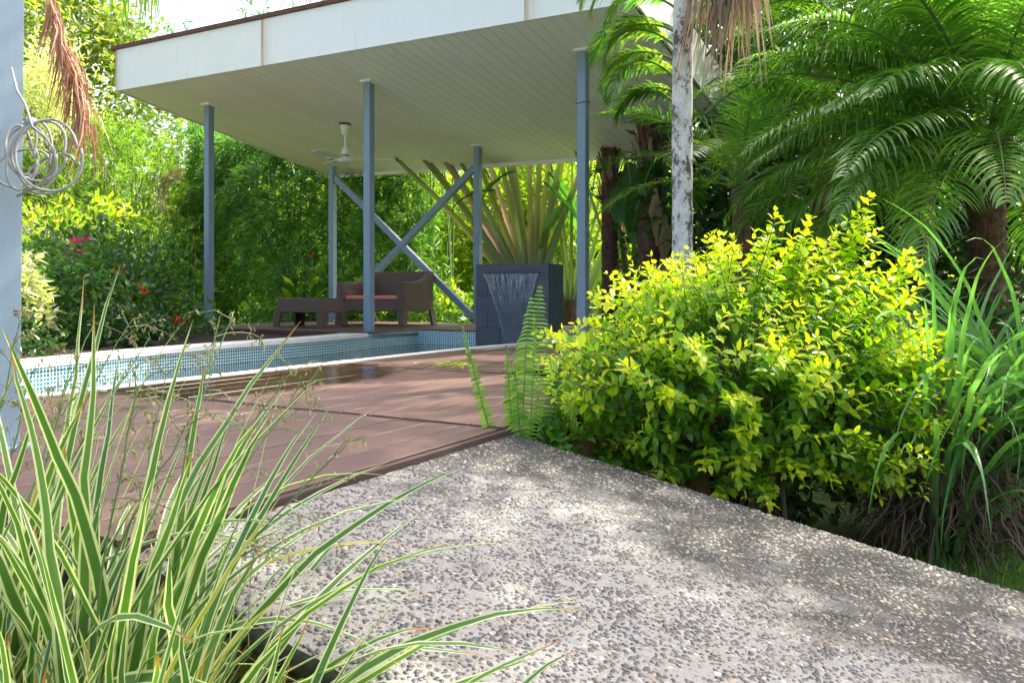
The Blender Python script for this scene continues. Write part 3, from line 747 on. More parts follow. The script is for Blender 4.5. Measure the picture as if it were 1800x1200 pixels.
mk('tabletop', *hexa(f2, (-.012, tw + .012, -.008, td + .008, .186), (.02, tw - .02, .015, td - .015, .372)), 'brown_wicker', table, bevel=.012)

# ---- waterfall wall
ww = thing('waterfall_wall', 'dark slate fountain wall with a steel spout pouring a sheet of water', 'fountain', G(1.4, .95, -.3))
mk('core', *boxUV(.955, 1.862, .792, 1.14, -.30, .757), 'slate_paint', ww, bevel=.003)
rows = [-.30, -.13, .045, .225, .40, .575, .765]
for i in range(6):
    cuts = [.93, 1.24, 1.55, 1.866] if i % 2 else [.93, 1.085, 1.395, 1.705, 1.866]
    for a, b in zip(cuts[:-1], cuts[1:]):
        d = random.uniform(0, .004)
        mk('slate_slab', *boxUV(a + .0012, b - .0012, .768 - d, .790, rows[i] + .0012, rows[i + 1] - .0012), 'dark_slate', ww, bevel=.0015)
mk('spout', *boxUV(1.03, 1.76, .735, .766, .655, .668), 'dark_band', ww, bevel=.002)
V = []; F = []; UVs = []; nz, nx = 14, 16
for j in range(nz + 1):
    tz = j / nz; z = .654 - tz * .765; lo = 1.035 + .33 * tz ** .8 ; hi = 1.755 - .18 * tz ** .8
    for i in range(nx + 1):
        s = i / nx; V.append(G(lo + (hi - lo) * s, .742 - .045 * math.sin(tz * 1.4) + .003 * math.sin(i * 2.1 + j), z)); UVs.append((s, tz))
for j in range(nz):
    for i in range(nx): a = j * (nx + 1) + i; F.append((a, a + 1, a + nx + 2, a + nx + 1))
mk('water_sheet', V, F, 'falling_water', ww, uvs=UVs, smooth=True)

# ---- near post with the cable coil
npo = thing('steel_post', 'blue grey steel post close by at the left edge of the deck', 'post', (-1.405, 2.2, .0))
V, F = postmesh(0, 0, 0, 3.2, .045); V = np.array(V) - np.array([P2[0], P2[1], 0]); V[:, 0] += -V[:, 2] * .0095 * -1; V = V + np.array([-1.428, 2.2, .003])
mk('shaft', V, F, 'blue_grey_paint', npo)
mk('foot_plate', np.array(boxUV(-.08, .08, -.08, .08, 0, .008)[0]) - np.array([P2[0], P2[1], 0]) + np.array([-1.428, 2.2, .002]), BOXF, 'blue_grey_paint', npo)
coil = thing('cable_coil', 'loose coil of grey cable tied to the near steel post', 'cable', at(40, 212, 2.12))
hub = at(42, 210, 2.10)
rr = np.random.default_rng(11)
def loop(c, rx, rz_, tilt, dy, n=36, a0=0, a1=2 * math.pi, r=.0036):
    a = np.linspace(a0, a1, n); x = rx * np.cos(a); z = rz_ * np.sin(a); ct, st = math.cos(tilt), math.sin(tilt)
    return tube(np.stack([c[0] + x * ct - z * st, c[1] + dy + .02 * np.sin(a * 1.3), c[2] + x * st + z * ct], 1), r, 6)
for (cx, cy, rx, rz_, ti, dy) in ((85, 272, .078, .098, .25, .0), (62, 262, .062, .082, -.25, .02), (48, 268, .045, .095, .1, .035), (30, 258, .05, .07, .2, .045), (35, 275, .028, .088, -.12, .01), (70, 300, .07, .052, .5, .055), (24, 262, .03, .075, .3, .03), (18, 290, .07, .055, .15, .06)):
    c = at(cx, cy, 2.1); mk('cable_loop', *loop(c, rx, rz_, ti, dy), 'cable_grey', coil, smooth=True)
mk('cable_tail', *tube([at(20, 120, 2.16), at(30, 160, 2.12), at(45, 185, 2.1), at(56, 222, 2.09), at(78, 240, 2.1), at(96, 265, 2.11), at(95, 295, 2.11), at(70, 325, 2.12), at(30, 345, 2.13)], .0036, 6), 'cable_grey', coil, smooth=True)
mk('cable_tie', *lathe(hub + np.array([0, .03, -.012]), [(.012, 0), (.016, .01), (.012, .022)], 12), 'cable_grey', coil, smooth=True)

# ---- under and beside the deck edge
for i, (p, s) in enumerate((((.20, 2.72), .06), ((.62, 3.05), .055))):
    o = mk('timber_stump', *boxUV(0, 1, 0, 1, 0, 1), 'stump_wood'); bpy.data.objects.remove(o)
def stump(x, y, hw, top, label):
    prof = [(hw * 1.05, -.6), (hw, -.3), (hw * .97, top - .01), (hw * .85, top)]
    o = mk('timber_stump', *lathe((x, y, 0), prof, 14), 'stump_wood', None, origin=(x, y, -.6)); tag(o, label, 'stump', 'timber stumps at the ramp')
stump(.245, 2.83, .042, -.06, 'short brown timber stump beside the top corner of the ramp')
stump(.70, 3.02, .05, -.16, 'dark timber stump under the middle of the yellow green shrub')
def block(x, y, z0, s, h, rot, label):
    c, s_ = math.cos(rot), math.sin(rot); V = []
    for z, k in ((z0, 1.0), (z0 + h, .92)):
        for a, b in ((-1, -1), (1, -1), (1, 1), (-1, 1)): V.append((x + k * s * (a * c - b * s_ * .7), y + k * s * (a * s_ + b * c * .7), z))
    tag(mk('garden_block', V, BOXF, 'pale_block', None, origin=(x, y, z0), bevel=.008), label, 'block', 'pale blocks behind the ramp')
block(.52, 3.15, -.57, .085, .33, .3, 'pale concrete block standing on soil behind the ramp edge')
block(.36, 3.25, -.57, .06, .42, -.2, 'narrow pale concrete block next to the short timber stump')
# ================================================================== PLANTS
def gz(x, y):
    d = np.array([x, y]) - P2; return float(ground_z(d @ uu, d @ vv)) - .02
def stems_arr(r, p, n, spread, h, rad=.012, sides=5):
    parts = []
    for k in range(n):
        a = r.uniform(0, 2 * math.pi); q = np.array(p) + np.array([math.cos(a), math.sin(a), 0]) * r.uniform(0, spread * .25)
        L = h * r.uniform(.7, 1.05); pts = arcpts(q, a + r.normal(0, .3), L, r.uniform(0, .15), r.uniform(.2, .9) * spread / max(h, .3), 8)
        parts.append(tube(pts, np.linspace(rad, rad * .35, len(pts)), sides, cap=False))
    V, F = join(parts); return V, F
def clusters(r, n, c, rad, shell=.55, lump=.18, zcut=None):
    d = rdir(r, n); k = r.uniform(shell ** 3, 1, n) ** (1 / 3)
    b = 1 + lump * (np.sin(d[:, 0] * 5 + c[0]) * np.cos(d[:, 1] * 4 + c[1]) + np.sin(d[:, 2] * 6 + d[:, 0] * 3))
    P = np.array(c) + d * (k * b)[:, None] * np.array(rad)
    if zcut is not None: P[:, 2] = np.maximum(P[:, 2], zcut + r.uniform(0, .1, n))
    return P, d
def foliage(r, C, out, per, spread, L, W, up=.15, outw=.6, kind='lens', Lvar=.3):
    n = len(C) * per
    P = np.repeat(C, per, 0) + r.normal(0, spread, (n, 3)); o = np.repeat(out, per, 0)
    D = unit(r.normal(0, .7, (n, 3)) + o * outw + np.array([0, 0, up])); Nn = unit(r.normal(0, .55, (n, 3)) + np.array([0, 0, 1.0]) + o * .3)
    return leafarr(P, D, Nn, L * r.uniform(1 - Lvar, 1 + Lvar, n), W * r.uniform(1 - Lvar, 1 + Lvar, n), kind)
def bush(name, label, cat, p, c, rad, ncl, per, L, W, mat, seed, group=None, spread=None, shell=.5, stems=6, up=.15, outw=.6, kind='lens', srad=.012, lump=.18):
    r = np.random.default_rng(seed); p = np.array(p, float)
    t = thing(name, label, cat, p, group)
    C, d = clusters(r, ncl, c, rad, shell, lump, zcut=p[2] + .03)
    V, F = foliage(r, C, d, per, spread or min(rad) * .12, L, W, up, outw, kind)
    mk('foliage', V, F, mat, t)
    mk('stems', *stems_arr(r, p, stems, max(rad[:2]), c[2] + rad[2] * .7 - p[2], srad), 'twig_brown', t)
    return t
def limb(r, a, b, r0, r1, n=7, wob=.12):
    a, b = np.array(a), np.array(b); L = np.linalg.norm(b - a); t = np.linspace(0, 1, n)[:, None]
    pts = a * (1 - t) + b * t + np.vstack([np.zeros(3), r.normal(0, wob * L * .25, (n - 2, 3)), np.zeros(3)])
    pts[:, 2] += (np.sin(np.pi * t[:, 0]) * L * .06)
    return tube(pts, np.linspace(r0, r1, n), 7, cap=False), pts
def tree(label, p, top, c, rad, ncl, per, L, W, mat, seed, group=None, spread=.3, shell=.35, nl=7, tr=.16, kind='lens', name='tree', bark='bark_grey', lump=.25):
    r = np.random.default_rng(seed); t = thing(name, label, 'tree', p, group)
    tb, pts = limb(r, p, top, tr, tr * .55, 8, .06); mk('trunk', *tb, bark, t, smooth=True)
    C, d = clusters(r, ncl, c, rad, shell, lump)
    idx = r.choice(len(C), nl, replace=False)
    for i in idx:
        s = pts[r.integers(3, 8)]; lb, lp = limb(r, s, C[i], tr * .38, tr * .08, 8, .2); mk('limb', *lb, bark, t, smooth=True)
    V, F = foliage(r, C, d, per, spread, L, W, .1, .5, kind); mk('crown', V, F, mat, t)
    return t

# ---- bamboo hedges behind the lounge deck
def bamboo_sprays(r, P, out, per, L, W, down=.45):
    n = len(P) * per; B = np.repeat(P, per, 0); o = np.repeat(out, per, 0)
    ax = np.repeat(unit(r.normal(0, .6, (len(P), 3)) + out * .8 + np.array([0, 0, -down])), per, 0)
    D = unit(ax + r.normal(0, .42, (n, 3))); Nn = unit(r.normal(0, .5, (n, 3)) + np.array([0, 0, .8]) + o * .5)
    return leafarr(B + r.normal(0, .035, (n, 3)) + ax * r.uniform(0, .10, (n, 1)), D, Nn, L * r.uniform(.6, 1.25, n), W * r.uniform(.7, 1.2, n))
def hedge_flat():
    r = np.random.default_rng(21); p = G(-4.8, 4.2, -.32)
    t = thing('bamboo_hedge', 'tall clipped dark green bamboo hedge behind the lounge deck', 'hedge', p)
    n = 6800; u = r.uniform(-7.9, -1.75, n); z = r.uniform(-.3, 3.45, n)
    wav = .16 * np.sin(u * 2.1 + z * 1.7) + .10 * np.sin(u * 5.3 - z * 4.1) + .30 * smooth(z, 2.3, 3.5) + .3 * smooth(u, -2.6, -1.8) + .35 * smooth(-u, 7.2, 7.9)
    v = 3.30 + wav + np.where(r.uniform(size=n) < .75, r.exponential(.13, n), r.uniform(.3, 1.1, n))
    P = np.stack([P2[0] + u * uu[0] + v * vv[0], P2[1] + u * uu[1] + v * vv[1], z], 1); o = np.tile([-vv[0], -vv[1], .1], (n, 1))
    A = bamboo_sprays(r, P, o, 9, .17, .021)
    n = 1500; u = r.uniform(-8.0, -1.75, n); v = r.uniform(3.55, 5.3, n); z = 3.42 + .14 * np.sin(u * 2.2) + .1 * np.sin(v * 4 + u) + r.normal(0, .10, n)
    P = np.stack([P2[0] + u * uu[0] + v * vv[0], P2[1] + u * uu[1] + v * vv[1], z], 1)
    B = bamboo_sprays(r, P, np.tile([0, 0, .8], (n, 1)), 8, .17, .021, down=-.1)
    V, F = cat_arr([A, B]); mk('foliage', V, F, 'bamboo_leaf', t)
    parts = []
    for k in range(70):
        u, v = r.uniform(-7.8, -1.9), r.uniform(4.4, 5.0); parts.append(tube(arcpts(G(u, v, -.3), r.uniform(0, 6.28), 3.5, 0, r.uniform(.05, .2), 6), .016, 5, cap=False))
    mk('culms', *join(parts), 'stem_green', t)
    return t
hedge_flat()
def hedge_mound():
    r = np.random.default_rng(22); c0 = np.array([-8.3, 15.6]); p = (c0[0], c0[1], -.32)
    t = thing('bamboo_hedge', 'loose paler bamboo mound rising left of the clipped hedge', 'hedge', p)
    C, d = clusters(r, 5200, (c0[0], c0[1], .9), (3.1, 2.0, 2.75), .78, .10, zcut=-.3)
    V, F = bamboo_sprays(r, C, d * np.array([1, 1, .7]), 9, .19, .023, down=.2)
    mk('foliage', V, F, 'bamboo_leaf_pale', t)
    C2 = C[C[:, 2] > 2.2][:260]; parts = []
    for q in C2[:90]: parts.append(tube(arcpts(q, r.uniform(0, 6.28), r.uniform(.4, .9), r.uniform(0, .3), r.uniform(.5, 1.2), 6), np.linspace(.006, .002, 7), 4, cap=False))
    for k in range(50):
        a = r.uniform(0, 6.28); parts.append(tube(arcpts((c0[0] + math.cos(a) * r.uniform(0, 2), c0[1] + math.sin(a) * r.uniform(0, 1.2), -.3), a, 3.2, 0, .3, 6), .016, 5, cap=False))
    mk('culms', *join(parts), 'petiole_yellow', t)
hedge_mound()
# bamboo whips standing against the sky over the roof
bw_t = thing('tall_bamboo', 'thin bamboo whips with sparse leaves showing above the roof edge', 'bamboo', (-6.5, 19.5, -.3))
r = np.random.default_rng(23)
for (x, y) in ((325, 55), (440, 20), (455, 8), (530, 0), (300, 45), (520, 20), (240, 200), (300, 195), (225, 175), (600, -15), (470, 30)):
    tip = at(x, y, 19.0); b0 = np.array([tip[0] * .55 - 3.0 + r.uniform(-.6, .6), 19.5, -.3]); t_ = np.linspace(0, 1, 12)[:, None]
    pts = b0 * (1 - t_) + tip * t_; pts[:, 2] += np.sin(t_[:, 0] * math.pi) * .5
    cu_ = mk('culm', *tube(pts, np.linspace(.022, .004, 12), 5, cap=False), 'stem_green', bw_t)
    P = pts[-4:].repeat(5, 0) + r.normal(0, .22, (20, 3)); V, F = bamboo_sprays(r, P, np.tile([0, 0, .3], (20, 1)), 6, .24, .032, .2)
    mk('leaves', V, F, 'bamboo_leaf', bw_t)
# a dead brown frond caught on the hedge
df = thing('dead_frond', 'withered brown palm frond caught on the bamboo beside the clipped hedge', 'frond', at(318, 285, 13.6))
r = np.random.default_rng(24); V_, F_ = [], []
for k in range(34):
    a = at(318 + r.normal(0, 5), 285 + r.uniform(0, 30), 13.6); b = at(284 + r.normal(0, 9), 352 + r.uniform(-30, 42), 13.5); m_ = (a + b) / 2 + np.array([-.12, -.05, .04])
    V, F, _ = ribbon(np.array([a, m_, b]), [.012, .02, .003], (0, 1, 0.2)); V_.append((V, F))
mk('leaflets', *cat_arr(V_), 'dead_leaf_tan', df)

# ---- trees behind
r = np.random.default_rng(30)
tree('sunlit spreading tree in the top left corner with pale branches', (-11.9, 19.5, -.35), (-11.4, 19.3, 4.2), (-10.9, 19.2, 5.6), (2.7, 2.6, 3.2), 330, 42, .20, .10, 'tree_leaf', 31, spread=.34, nl=14)
tree('pale flowering tree behind the cable coil', (-9.9, 15.9, -.35), (-9.6, 15.9, 3.0), (-9.15, 15.6, 4.15), (.85, .8, 1.1), 110, 40, .13, .035, 'pale_dry_leaf', 32, spread=.2, nl=6, tr=.09)
for i, (x, Y, c, rad, m, lab) in enumerate((
    (700, 19, 1.9, (2.0, 1.6, 2.3), 'bright_leaf', 'sunlit yellow green tree directly behind the crossed braces'),
    (860, 18, 1.5, (1.7, 1.4, 2.0), 'lime_shrub_leaf', 'glowing lime green tree just left of the fan palms'),
    (800, 25, 3.2, (3.6, 2.2, 3.4), 'bright_leaf', 'tall bright tree filling the gap beyond the lime green tree'),
    (960, 17, 1.8, (1.6, 1.3, 2.2), 'bright_leaf', 'bright leafy tree behind the fan palm stems'),
    (1080, 19, 1.9, (2.0, 1.5, 2.3), 'bright_leaf', 'mid green leafy tree behind the scaly trunk'))):
    q = at(x, 516, Y); tree(lab, (q[0], Y, -.32), (q[0] + .1, Y, c * .6), (q[0], Y, c), rad, 260, 36, .15, .085, m, 40 + i, 'trees beyond the pavilion', .24, nl=6, tr=.09)
for i, (x, Y, c, rad, lab) in enumerate((
    (1300, 10.5, 2.0, (1.1, 1.0, 2.9), 'dense dark tree behind the lichen covered palm trunk'),
    (1480, 9.0, 2.0, (1.8, 1.2, 2.9), 'dense dark tree behind the arching palm fronds'),
    (1760, 9.0, 1.8, (2.0, 1.2, 2.6), 'dense dark tree at the right edge behind the palm crown'))):
    q = at(x, 516, Y); tree(lab, (q[0], Y, -.5), (q[0], Y, c * .7), (q[0], Y, c), rad, 330, 40, .15, .07, 'dark_leaf', 50 + i, 'dark trees on the right', .24, nl=5, tr=.1)
for i, (X, Y, c, rad) in enumerate(((-22, 33, 3, (6, 4, 4.2)), (-13, 36, 2.6, (6, 4, 3.6)), (-5, 34, 2.6, (6, 4, 3.8)), (4, 33, 3.2, (6, 4, 4.8)), (13, 32, 3.6, (6, 4, 5.5)))):
    tree(('broad far tree standing beyond the left hedge mound', 'low far tree glimpsed under the left roof corner', 'far tree hidden mostly by the clipped hedge', 'far tree on the lawn seen under the sofa', 'far tree on the lawn behind the dark palms')[i],
         (X, Y, -.35), (X, Y, 2.0), (X, Y, c), rad, 260, 34, .42, .24, 'tree_leaf' if i % 2 else 'bright_leaf', 60 + i, 'far trees along the garden', .7, nl=4, tr=.22)
tree('unseen airy tree added right of the big feather palm to shade the ramp', (5.2, 4.3, -.55), (4.2, 4.25, 5.0), (3.35, 4.0, 6.3), (2.1, 1.9, .8), 150, 26, .16, .08, 'mid_leaf', 59, spread=.22, nl=9, tr=.14)  # out of view, added so its crown casts dappled shade on the ramp
# low shrubs at the lawn edge under the sofa
for i, (x, Y, h) in enumerate(((700, 14.2, .55), (790, 14.0, .75), (865, 13.4, .8), (545, 12.9, .5))):
    q = at(x, 516, Y)
    bush('low_shrub', ('small leafy shrub seen beneath the wicker sofa', 'leafy shrub between the sofa and the fountain wall', 'leafy shrub directly behind the fountain wall', 'fine leaved shrub at the hedge foot behind the table')[i], 'shrub', (q[0], Y, -.32), (q[0], Y, -.3 + h * .55), (.6, .4, h * .6), 70, 16, .11, .06, 'lime_shrub_leaf' if i < 2 else 'mid_leaf', 70 + i, 'low shrubs behind the deck')

# ---- flowering border on the left
def flowers(root, r, spots, n, size, mat, name='flower'):
    for s in spots:
        P = np.array(s) + r.normal(0, size * .6, (n, 3)); V, F = leafarr(P, rdir(r, n), rdir(r, n), size, size * .75, 'lens'); mk(name, V, F, mat, root, origin=s)
r = np.random.default_rng(80)
b1 = bush('ixora_bush', 'glossy dark bush with red flowers beside the pool coping', 'bush', (-4.15, 8.1, -.08), (-4.15, 8.1, .38), (.95, .75, .62), 330, 14, .085, .045, 'mid_leaf', 81, stems=12)
flowers(b1, r, [at(252, 510, 7.5), at(65, 555, 7.4), at(310, 560, 7.6), at(160, 580, 7.4), at(205, 478, 7.8)], 14, .035, 'red_petal')
b2 = bush('leafy_bush', 'bush with drooping light leaves between the red flower bush and the first post', 'bush', (-4.35, 9.4, -.1), (-4.35, 9.4, .33), (.45, .4, .5), 120, 14, .095, .04, 'lime_shrub_leaf', 82)
b3 = bush('bougainvillea', 'shrub carrying a magenta flower cluster in the left border', 'shrub', (-4.95, 9.2, -.1), (-4.95, 9.2, .62), (.85, .6, .68), 200, 14, .09, .05, 'mid_leaf', 83)
flowers(b3, r, [at(122, 432, 8.6), at(132, 440, 8.6), at(128, 448, 8.6), at(138, 430, 8.65)], 40, .06, 'magenta_petal')
flowers(b3, r, [at(168, 460, 8.6), at(200, 440, 8.7), at(145, 452, 8.6)], 14, .036, 'red_petal')
b4 = bush('yellow_shrub', 'bright yellow green shrub glowing above the magenta flowers', 'shrub', (-6.1, 10.8, -.15), (-6.0, 10.8, .75), (1.15, .8, .95), 220, 14, .14, .06, 'lime_shrub_leaf', 84)
flowers(b4, r, [at(130, 405, 10.1), at(142, 406, 10.1), at(100, 392, 10.1)], 10, .04, 'red_petal')
bush('variegated_shrub', 'cream and white leaved shrub at the left edge by the near post', 'shrub', (-4.45, 6.95, -.08), (-4.45, 6.95, .40), (.34, .3, .55), 90, 14, .11, .035, 'cream_leaf', 85)
bush('groundcover_shrub', 'low dark leafy shrub filling the bed behind the far coping', 'shrub', (-3.55, 7.25, -.08), (-3.55, 7.25, .07), (.55, .4, .24), 90, 14, .07, .035, 'dark_leaf', 86)
bush('groundcover_shrub', 'low dark leafy shrub at the far left of the pool coping', 'shrub', (-4.1, 6.25, -.08), (-4.1, 6.25, .05), (.5, .4, .24), 90, 14, .07, .035, 'dark_leaf', 87)
ar = thing('areca_palm', 'yellow green feathery palm at the left edge above the cream shrub', 'palm', (-6.4, 10.0, -.15))
r = np.random.default_rng(88)
for k in range(16): frond(ar, (-6.4 + r.normal(0, .08), 10.0, .5), r.uniform(0, 6.28), r.uniform(1.0, 1.4), r.uniform(.1, .6), r.uniform(1.3, 2.0), .34, .022, 'lime_shrub_leaf', rng=r, n=30)
for k in range(5): mk('stem', *tube(arcpts((-6.4 + r.normal(0, .08), 10 + r.normal(0, .08), -.15), r.uniform(0, 6.28), .75, 0, .15, 5), .02, 6), 'stem_green', ar)
for i, (x, y, Y, lab) in enumerate(((366, 592, 9.3, 'small plant with a purple flower at the deck corner by the pool'), (490, 560, 12.3, 'plant with two purple flowers beside the wicker table'))):
    p = at(x, y, Y); zb = -.1 if i == 0 else -.32; t = thing('ruellia_plant', lab, 'flower', (p[0], Y, zb), 'purple flowering plants')
    r = np.random.default_rng(90 + i); V_ = []
    for k in range(60):
        V, F, _ = ribbon(arcpts((p[0] + r.normal(0, .1), Y + r.normal(0, .08), zb), r.uniform(0, 6.28), r.uniform(.2, .42) + .2 * i, r.uniform(0, .4), r.uniform(.8, 1.6), 5), [.008, .012, .012, .009, .005, .001]); V_.append((V, F))
    mk('leaves', *cat_arr(V_), 'mid_leaf', t)
    flowers(t, r, [at(366, 588, 9.2)] if i == 0 else [at(497, 538, 12.2), at(485, 549, 12.2)], 12, .035, 'purple_petal')
for i, (x, Y, ht, lab) in enumerate(((549, 12.9, 1.03, 'canna stalk with a single red flower behind the table'), (512, 13.0, .95, 'canna with broad light leaves behind the left end of the table'))):
    q = at(x, 516, Y); t = thing('canna_plant', lab, 'plant', (q[0], Y, -.32), 'cannas behind the table'); r = np.random.default_rng(95 + i)
    mk('stem', *tube(arcpts((q[0], Y, -.32), 0, ht + .32, 0, .06, 8), np.linspace(.011, .006, 9), 6), 'stem_green', t)
    for k in range(6):
        pts = arcpts((q[0], Y, .05 + .09 * k), r.uniform(0, 6.28), .42, .35, 1.3, 8); V, F, _ = ribbon(pts, .13 * np.sin(np.linspace(.15, math.pi, 9)) + .003, fold=.15); mk('leaf', V, F, 'mid_leaf' if k % 2 else 'lime_shrub_leaf', t)
    flowers(t, r, [(q[0], Y, ht + .02)], 8, .045 if i == 0 else .02, 'red_petal' if i == 0 else 'seed_tan')

# ---- top left palm with hanging dead frond (its trunk stands behind the near post)
pl = thing('palm_tree', 'palm hanging a long rust brown dead frond at the top left', 'palm', (-5.15, 7.7, -.1))
r = np.random.default_rng(100)
mk('trunk', *tube([(-5.15, 7.7, -.1), (-5.1, 7.72, 1.6), (-5.0, 7.75, 3.2), (-4.9, 7.8, 4.3)], [.15, .12, .11, .11], 14), 'lichen_palm_bark', pl, smooth=True)
cr = np.array([-4.9, 7.8, 4.35])
for k in range(15): frond(pl, cr, k * .42 + r.normal(0, .1), r.uniform(1.9, 2.3), .2 + .09 * (k % 7), 1.5 + .1 * (k % 5), .5, .028, 'palm_leaf_sunny', rng=r, n=40)
gf = np.array(at(205, -60, 7.6)); V_ = []
for k in range(26):
    a = gf + np.array([r.uniform(-.12, .32), r.normal(0, .05), r.uniform(0, .05)]); b = a + np.array([r.normal(.02, .10), r.normal(0, .05), -r.uniform(.35, .75)])
    V, F, _ = ribbon(np.array([a, (a + b) / 2 + np.array([.03, 0, .03]), b]), [.012, .02, .002], (1, .4, 0)); V_.append((V, F))
mk('frond_tip', *cat_arr(V_), 'palm_leaf_sunny', pl)
mk('frond', *tube([cr, cr + np.array([.35, -.1, .1]), gf + np.array([-.1, 0, .03]), gf + np.array([.35, 0, -.05])], [.02, .014, .009, .003], 6), 'stem_green', pl)
V_ = []
top_ = at(85, -40, 7.4)
for k in range(190):
    s = r.uniform(0, 1); a = at(82 + 62 * s ** 1.1 + r.normal(0, 3.5), -30 + 225 * s + r.normal(0, 6), 7.4 + r.normal(0, .05))
    kx = r.uniform(-1, 1); b = a + np.array([(.05 + .22 * kx) * (.55 + .6 * s) * .9, r.normal(0, .10), -(.38 + .5 * r.uniform())]); m_ = a * .55 + b * .45 + np.array([.05, 0, .05])
    V, F, _ = ribbon(np.array([a, m_, b]), [.010, .017, .002], (r.normal(), r.normal(), .1)); V_.append((V, F))
dfr = mk('dead_frond', *cat_arr(V_), 'dead_leaf', pl); dfr['label'] = 'rust brown withered frond'
mk('dead_rachis', *tube([cr, at(70, -90, 7.5), at(84, -30, 7.4), at(108, 60, 7.4), at(132, 140, 7.4), at(146, 200, 7.42)], [.03, .025, .018, .012, .008, .003], 6), 'dead_leaf', pl)

# ---- fan palms with paddle leaves behind the pavilion
def paddle(root, p, az, L, wdt, phi0, phi1, mat, r, split=True):
    pts = arcpts(p, az, L, phi0, phi1, 16); T = unit(np.gradient(pts, axis=0)); h = np.array([math.cos(az), -math.sin(az), 0]); it = []
    prof = np.sin(np.linspace(.12, 3.05, 17)) ** .6 * wdt / 2
    for sg in (-1, 1):
        k = 0
        while k < 16:
            m_ = int(r.integers(2, 6)) if split else 16; m_ = min(m_, 16 - k); dz = r.normal(-.12, .10); rows = []
            for q in range(k, k + m_ + 1):
                S = unit(h - (T[q] @ h) * T[q]) * sg; Up = np.cross(T[q], S) * -sg
                for f_ in (0, .5, 1): rows.append(pts[q] + (S * f_ + Up * (.22 * f_ + dz * f_ * f_)) * prof[q] + T[q] * f_ * prof[q] * .25)
            F = np.array([[i * 3 + j, i * 3 + j + 1, i * 3 + j + 4, i * 3 + j + 3] for i in range(m_) for j in range(2)]); it.append((np.array(rows), F)); k += m_
    V, F = cat_arr(it); tv, tf = tube(pts, np.linspace(.02, .004, 17), 5, cap=False)
    return mk('leaf_blade', np.concatenate([V, np.array(tv)]), np.concatenate([F, np.array(tf) + len(V)]), [mat, 'petiole_green'], root, origin=p, mi=[0] * len(F) + [1] * len(tf))
def fan_palm(label, x, Y, n, a0, a1, seed, mat, trunk_h=.35, yaw=0.0, L=(2.3, 3.0), w0=.11):
    r = np.random.default_rng(seed); q = at(x, 516, Y); zb = -.32; t = thing('fan_palm', label, 'palm', (q[0], Y, zb), 'fan palms behind the pavilion')
    mk('trunk', *tube([(q[0], Y, zb), (q[0], Y, zb + trunk_h), (q[0], Y, zb + trunk_h + .4)], [.17, .17, .12], 12), 'brown_fibrous_bark', t)
    for k in range(n):
        f_ = k / (n - 1); an = a0 + (a1 - a0) * f_ + r.normal(0, .03); Lk = r.uniform(*L)
        b0 = np.array([q[0] + math.sin(an) * .1, Y + (.05 if k % 2 else -.05) + r.normal(0, .015), zb + trunk_h + .12 * abs(f_ - .5)])
        d = np.array([math.sin(an) * math.cos(yaw), math.sin(an) * math.sin(yaw), math.cos(an)]); s = np.linspace(0, 1, 9)[:, None]
        bend = np.array([math.cos(yaw), math.sin(yaw), 0]) * np.sign(an) * .18 * s ** 2.2 * abs(an)
        pts = b0 + d * Lk * s + bend * Lk
        wd = np.array([w0 * 1.2, w0 * 1.1, w0 * .85, w0 * .65, w0 * .52, w0 * .45, w0 * .4, w0 * .36, w0 * .3])
        V, F, _ = ribbon(pts, wd, np.array([math.cos(an), 0, -math.sin(an)]), fold=-.35); mk('petiole', V, F, (mat if (q_ := r.uniform()) < .62 else ('petiole_green' if q_ < .95 else 'dead_leaf_tan')), t, smooth=True)
        paddle(t, pts[-1], math.pi / 2 if an > 0 else -math.pi / 2, r.uniform(1.0, 1.4), .42, abs(an) * .9 + .1, abs(an) + 1.3, 'paddle_leaf', r)
    return t, q, r
t, q, r = fan_palm('fan palm with yellow green overlapping leaf stalks above the fountain wall', 935, 11.9, 22, -.66, .30, 110, 'petiole_yellow', .55, w0=.17)
paddle(t, (q[0] - .55, 11.7, 1.95), -1.8, .75, .26, 1.6, 2.6, 'paddle_leaf', r)
t, q, r = fan_palm('fan palm with slim green stalks left of the front right post', 1003, 12.2, 14, -.42, .5, 111, 'petiole_green', .25, w0=.085)
paddle(t, (q[0] - .35, 11.9, 2.25), .9, 1.15, .36, 2.3, 2.75, 'paddle_leaf', r); paddle(t, (q[0] + .1, 12.0, 2.1), 1.6, 1.0, .3, 2.2, 2.8, 'paddle_leaf', r)
t, q, r = fan_palm('fan palm with slim green stalks right of the scaly trunk', 1112, 10.8, 13, -.22, .25, 112, 'petiole_green', .15, w0=.085)
paddle(t, (q[0] + .05, 10.7, 2.2), -2.6, 1.1, .38, 2.2, 2.9, 'paddle_leaf', r); paddle(t, (q[0] + .35, 10.9, 2.4), 2.6, 1.2, .42, 2.0, 2.8, 'paddle_leaf', r)
for (px, py, Y, az, L, wd_, p0, p1) in ((955, 318, 11.4, 1.5, 1.15, .40, 2.35, 2.6), (1005, 345, 11.6, -1.2, .9, .34, 2.4, 2.8), (905, 300, 11.5, -1.5, .7, .26, 1.9, 2.9)): paddle(t, at(px, py, Y), az, L, wd_, p0, p1, 'paddle_leaf', r)
for (px, py, Y, az, L, wd_, p0, p1) in ((1105, 285, 9.2, .4, 1.0, .34, 2.6, 3.0), (1150, 280, 9.0, -.5, .9, .34, 2.5, 2.9)): paddle(t, at(px, py, Y), az, L, wd_, p0, p1, 'paddle_leaf', r)
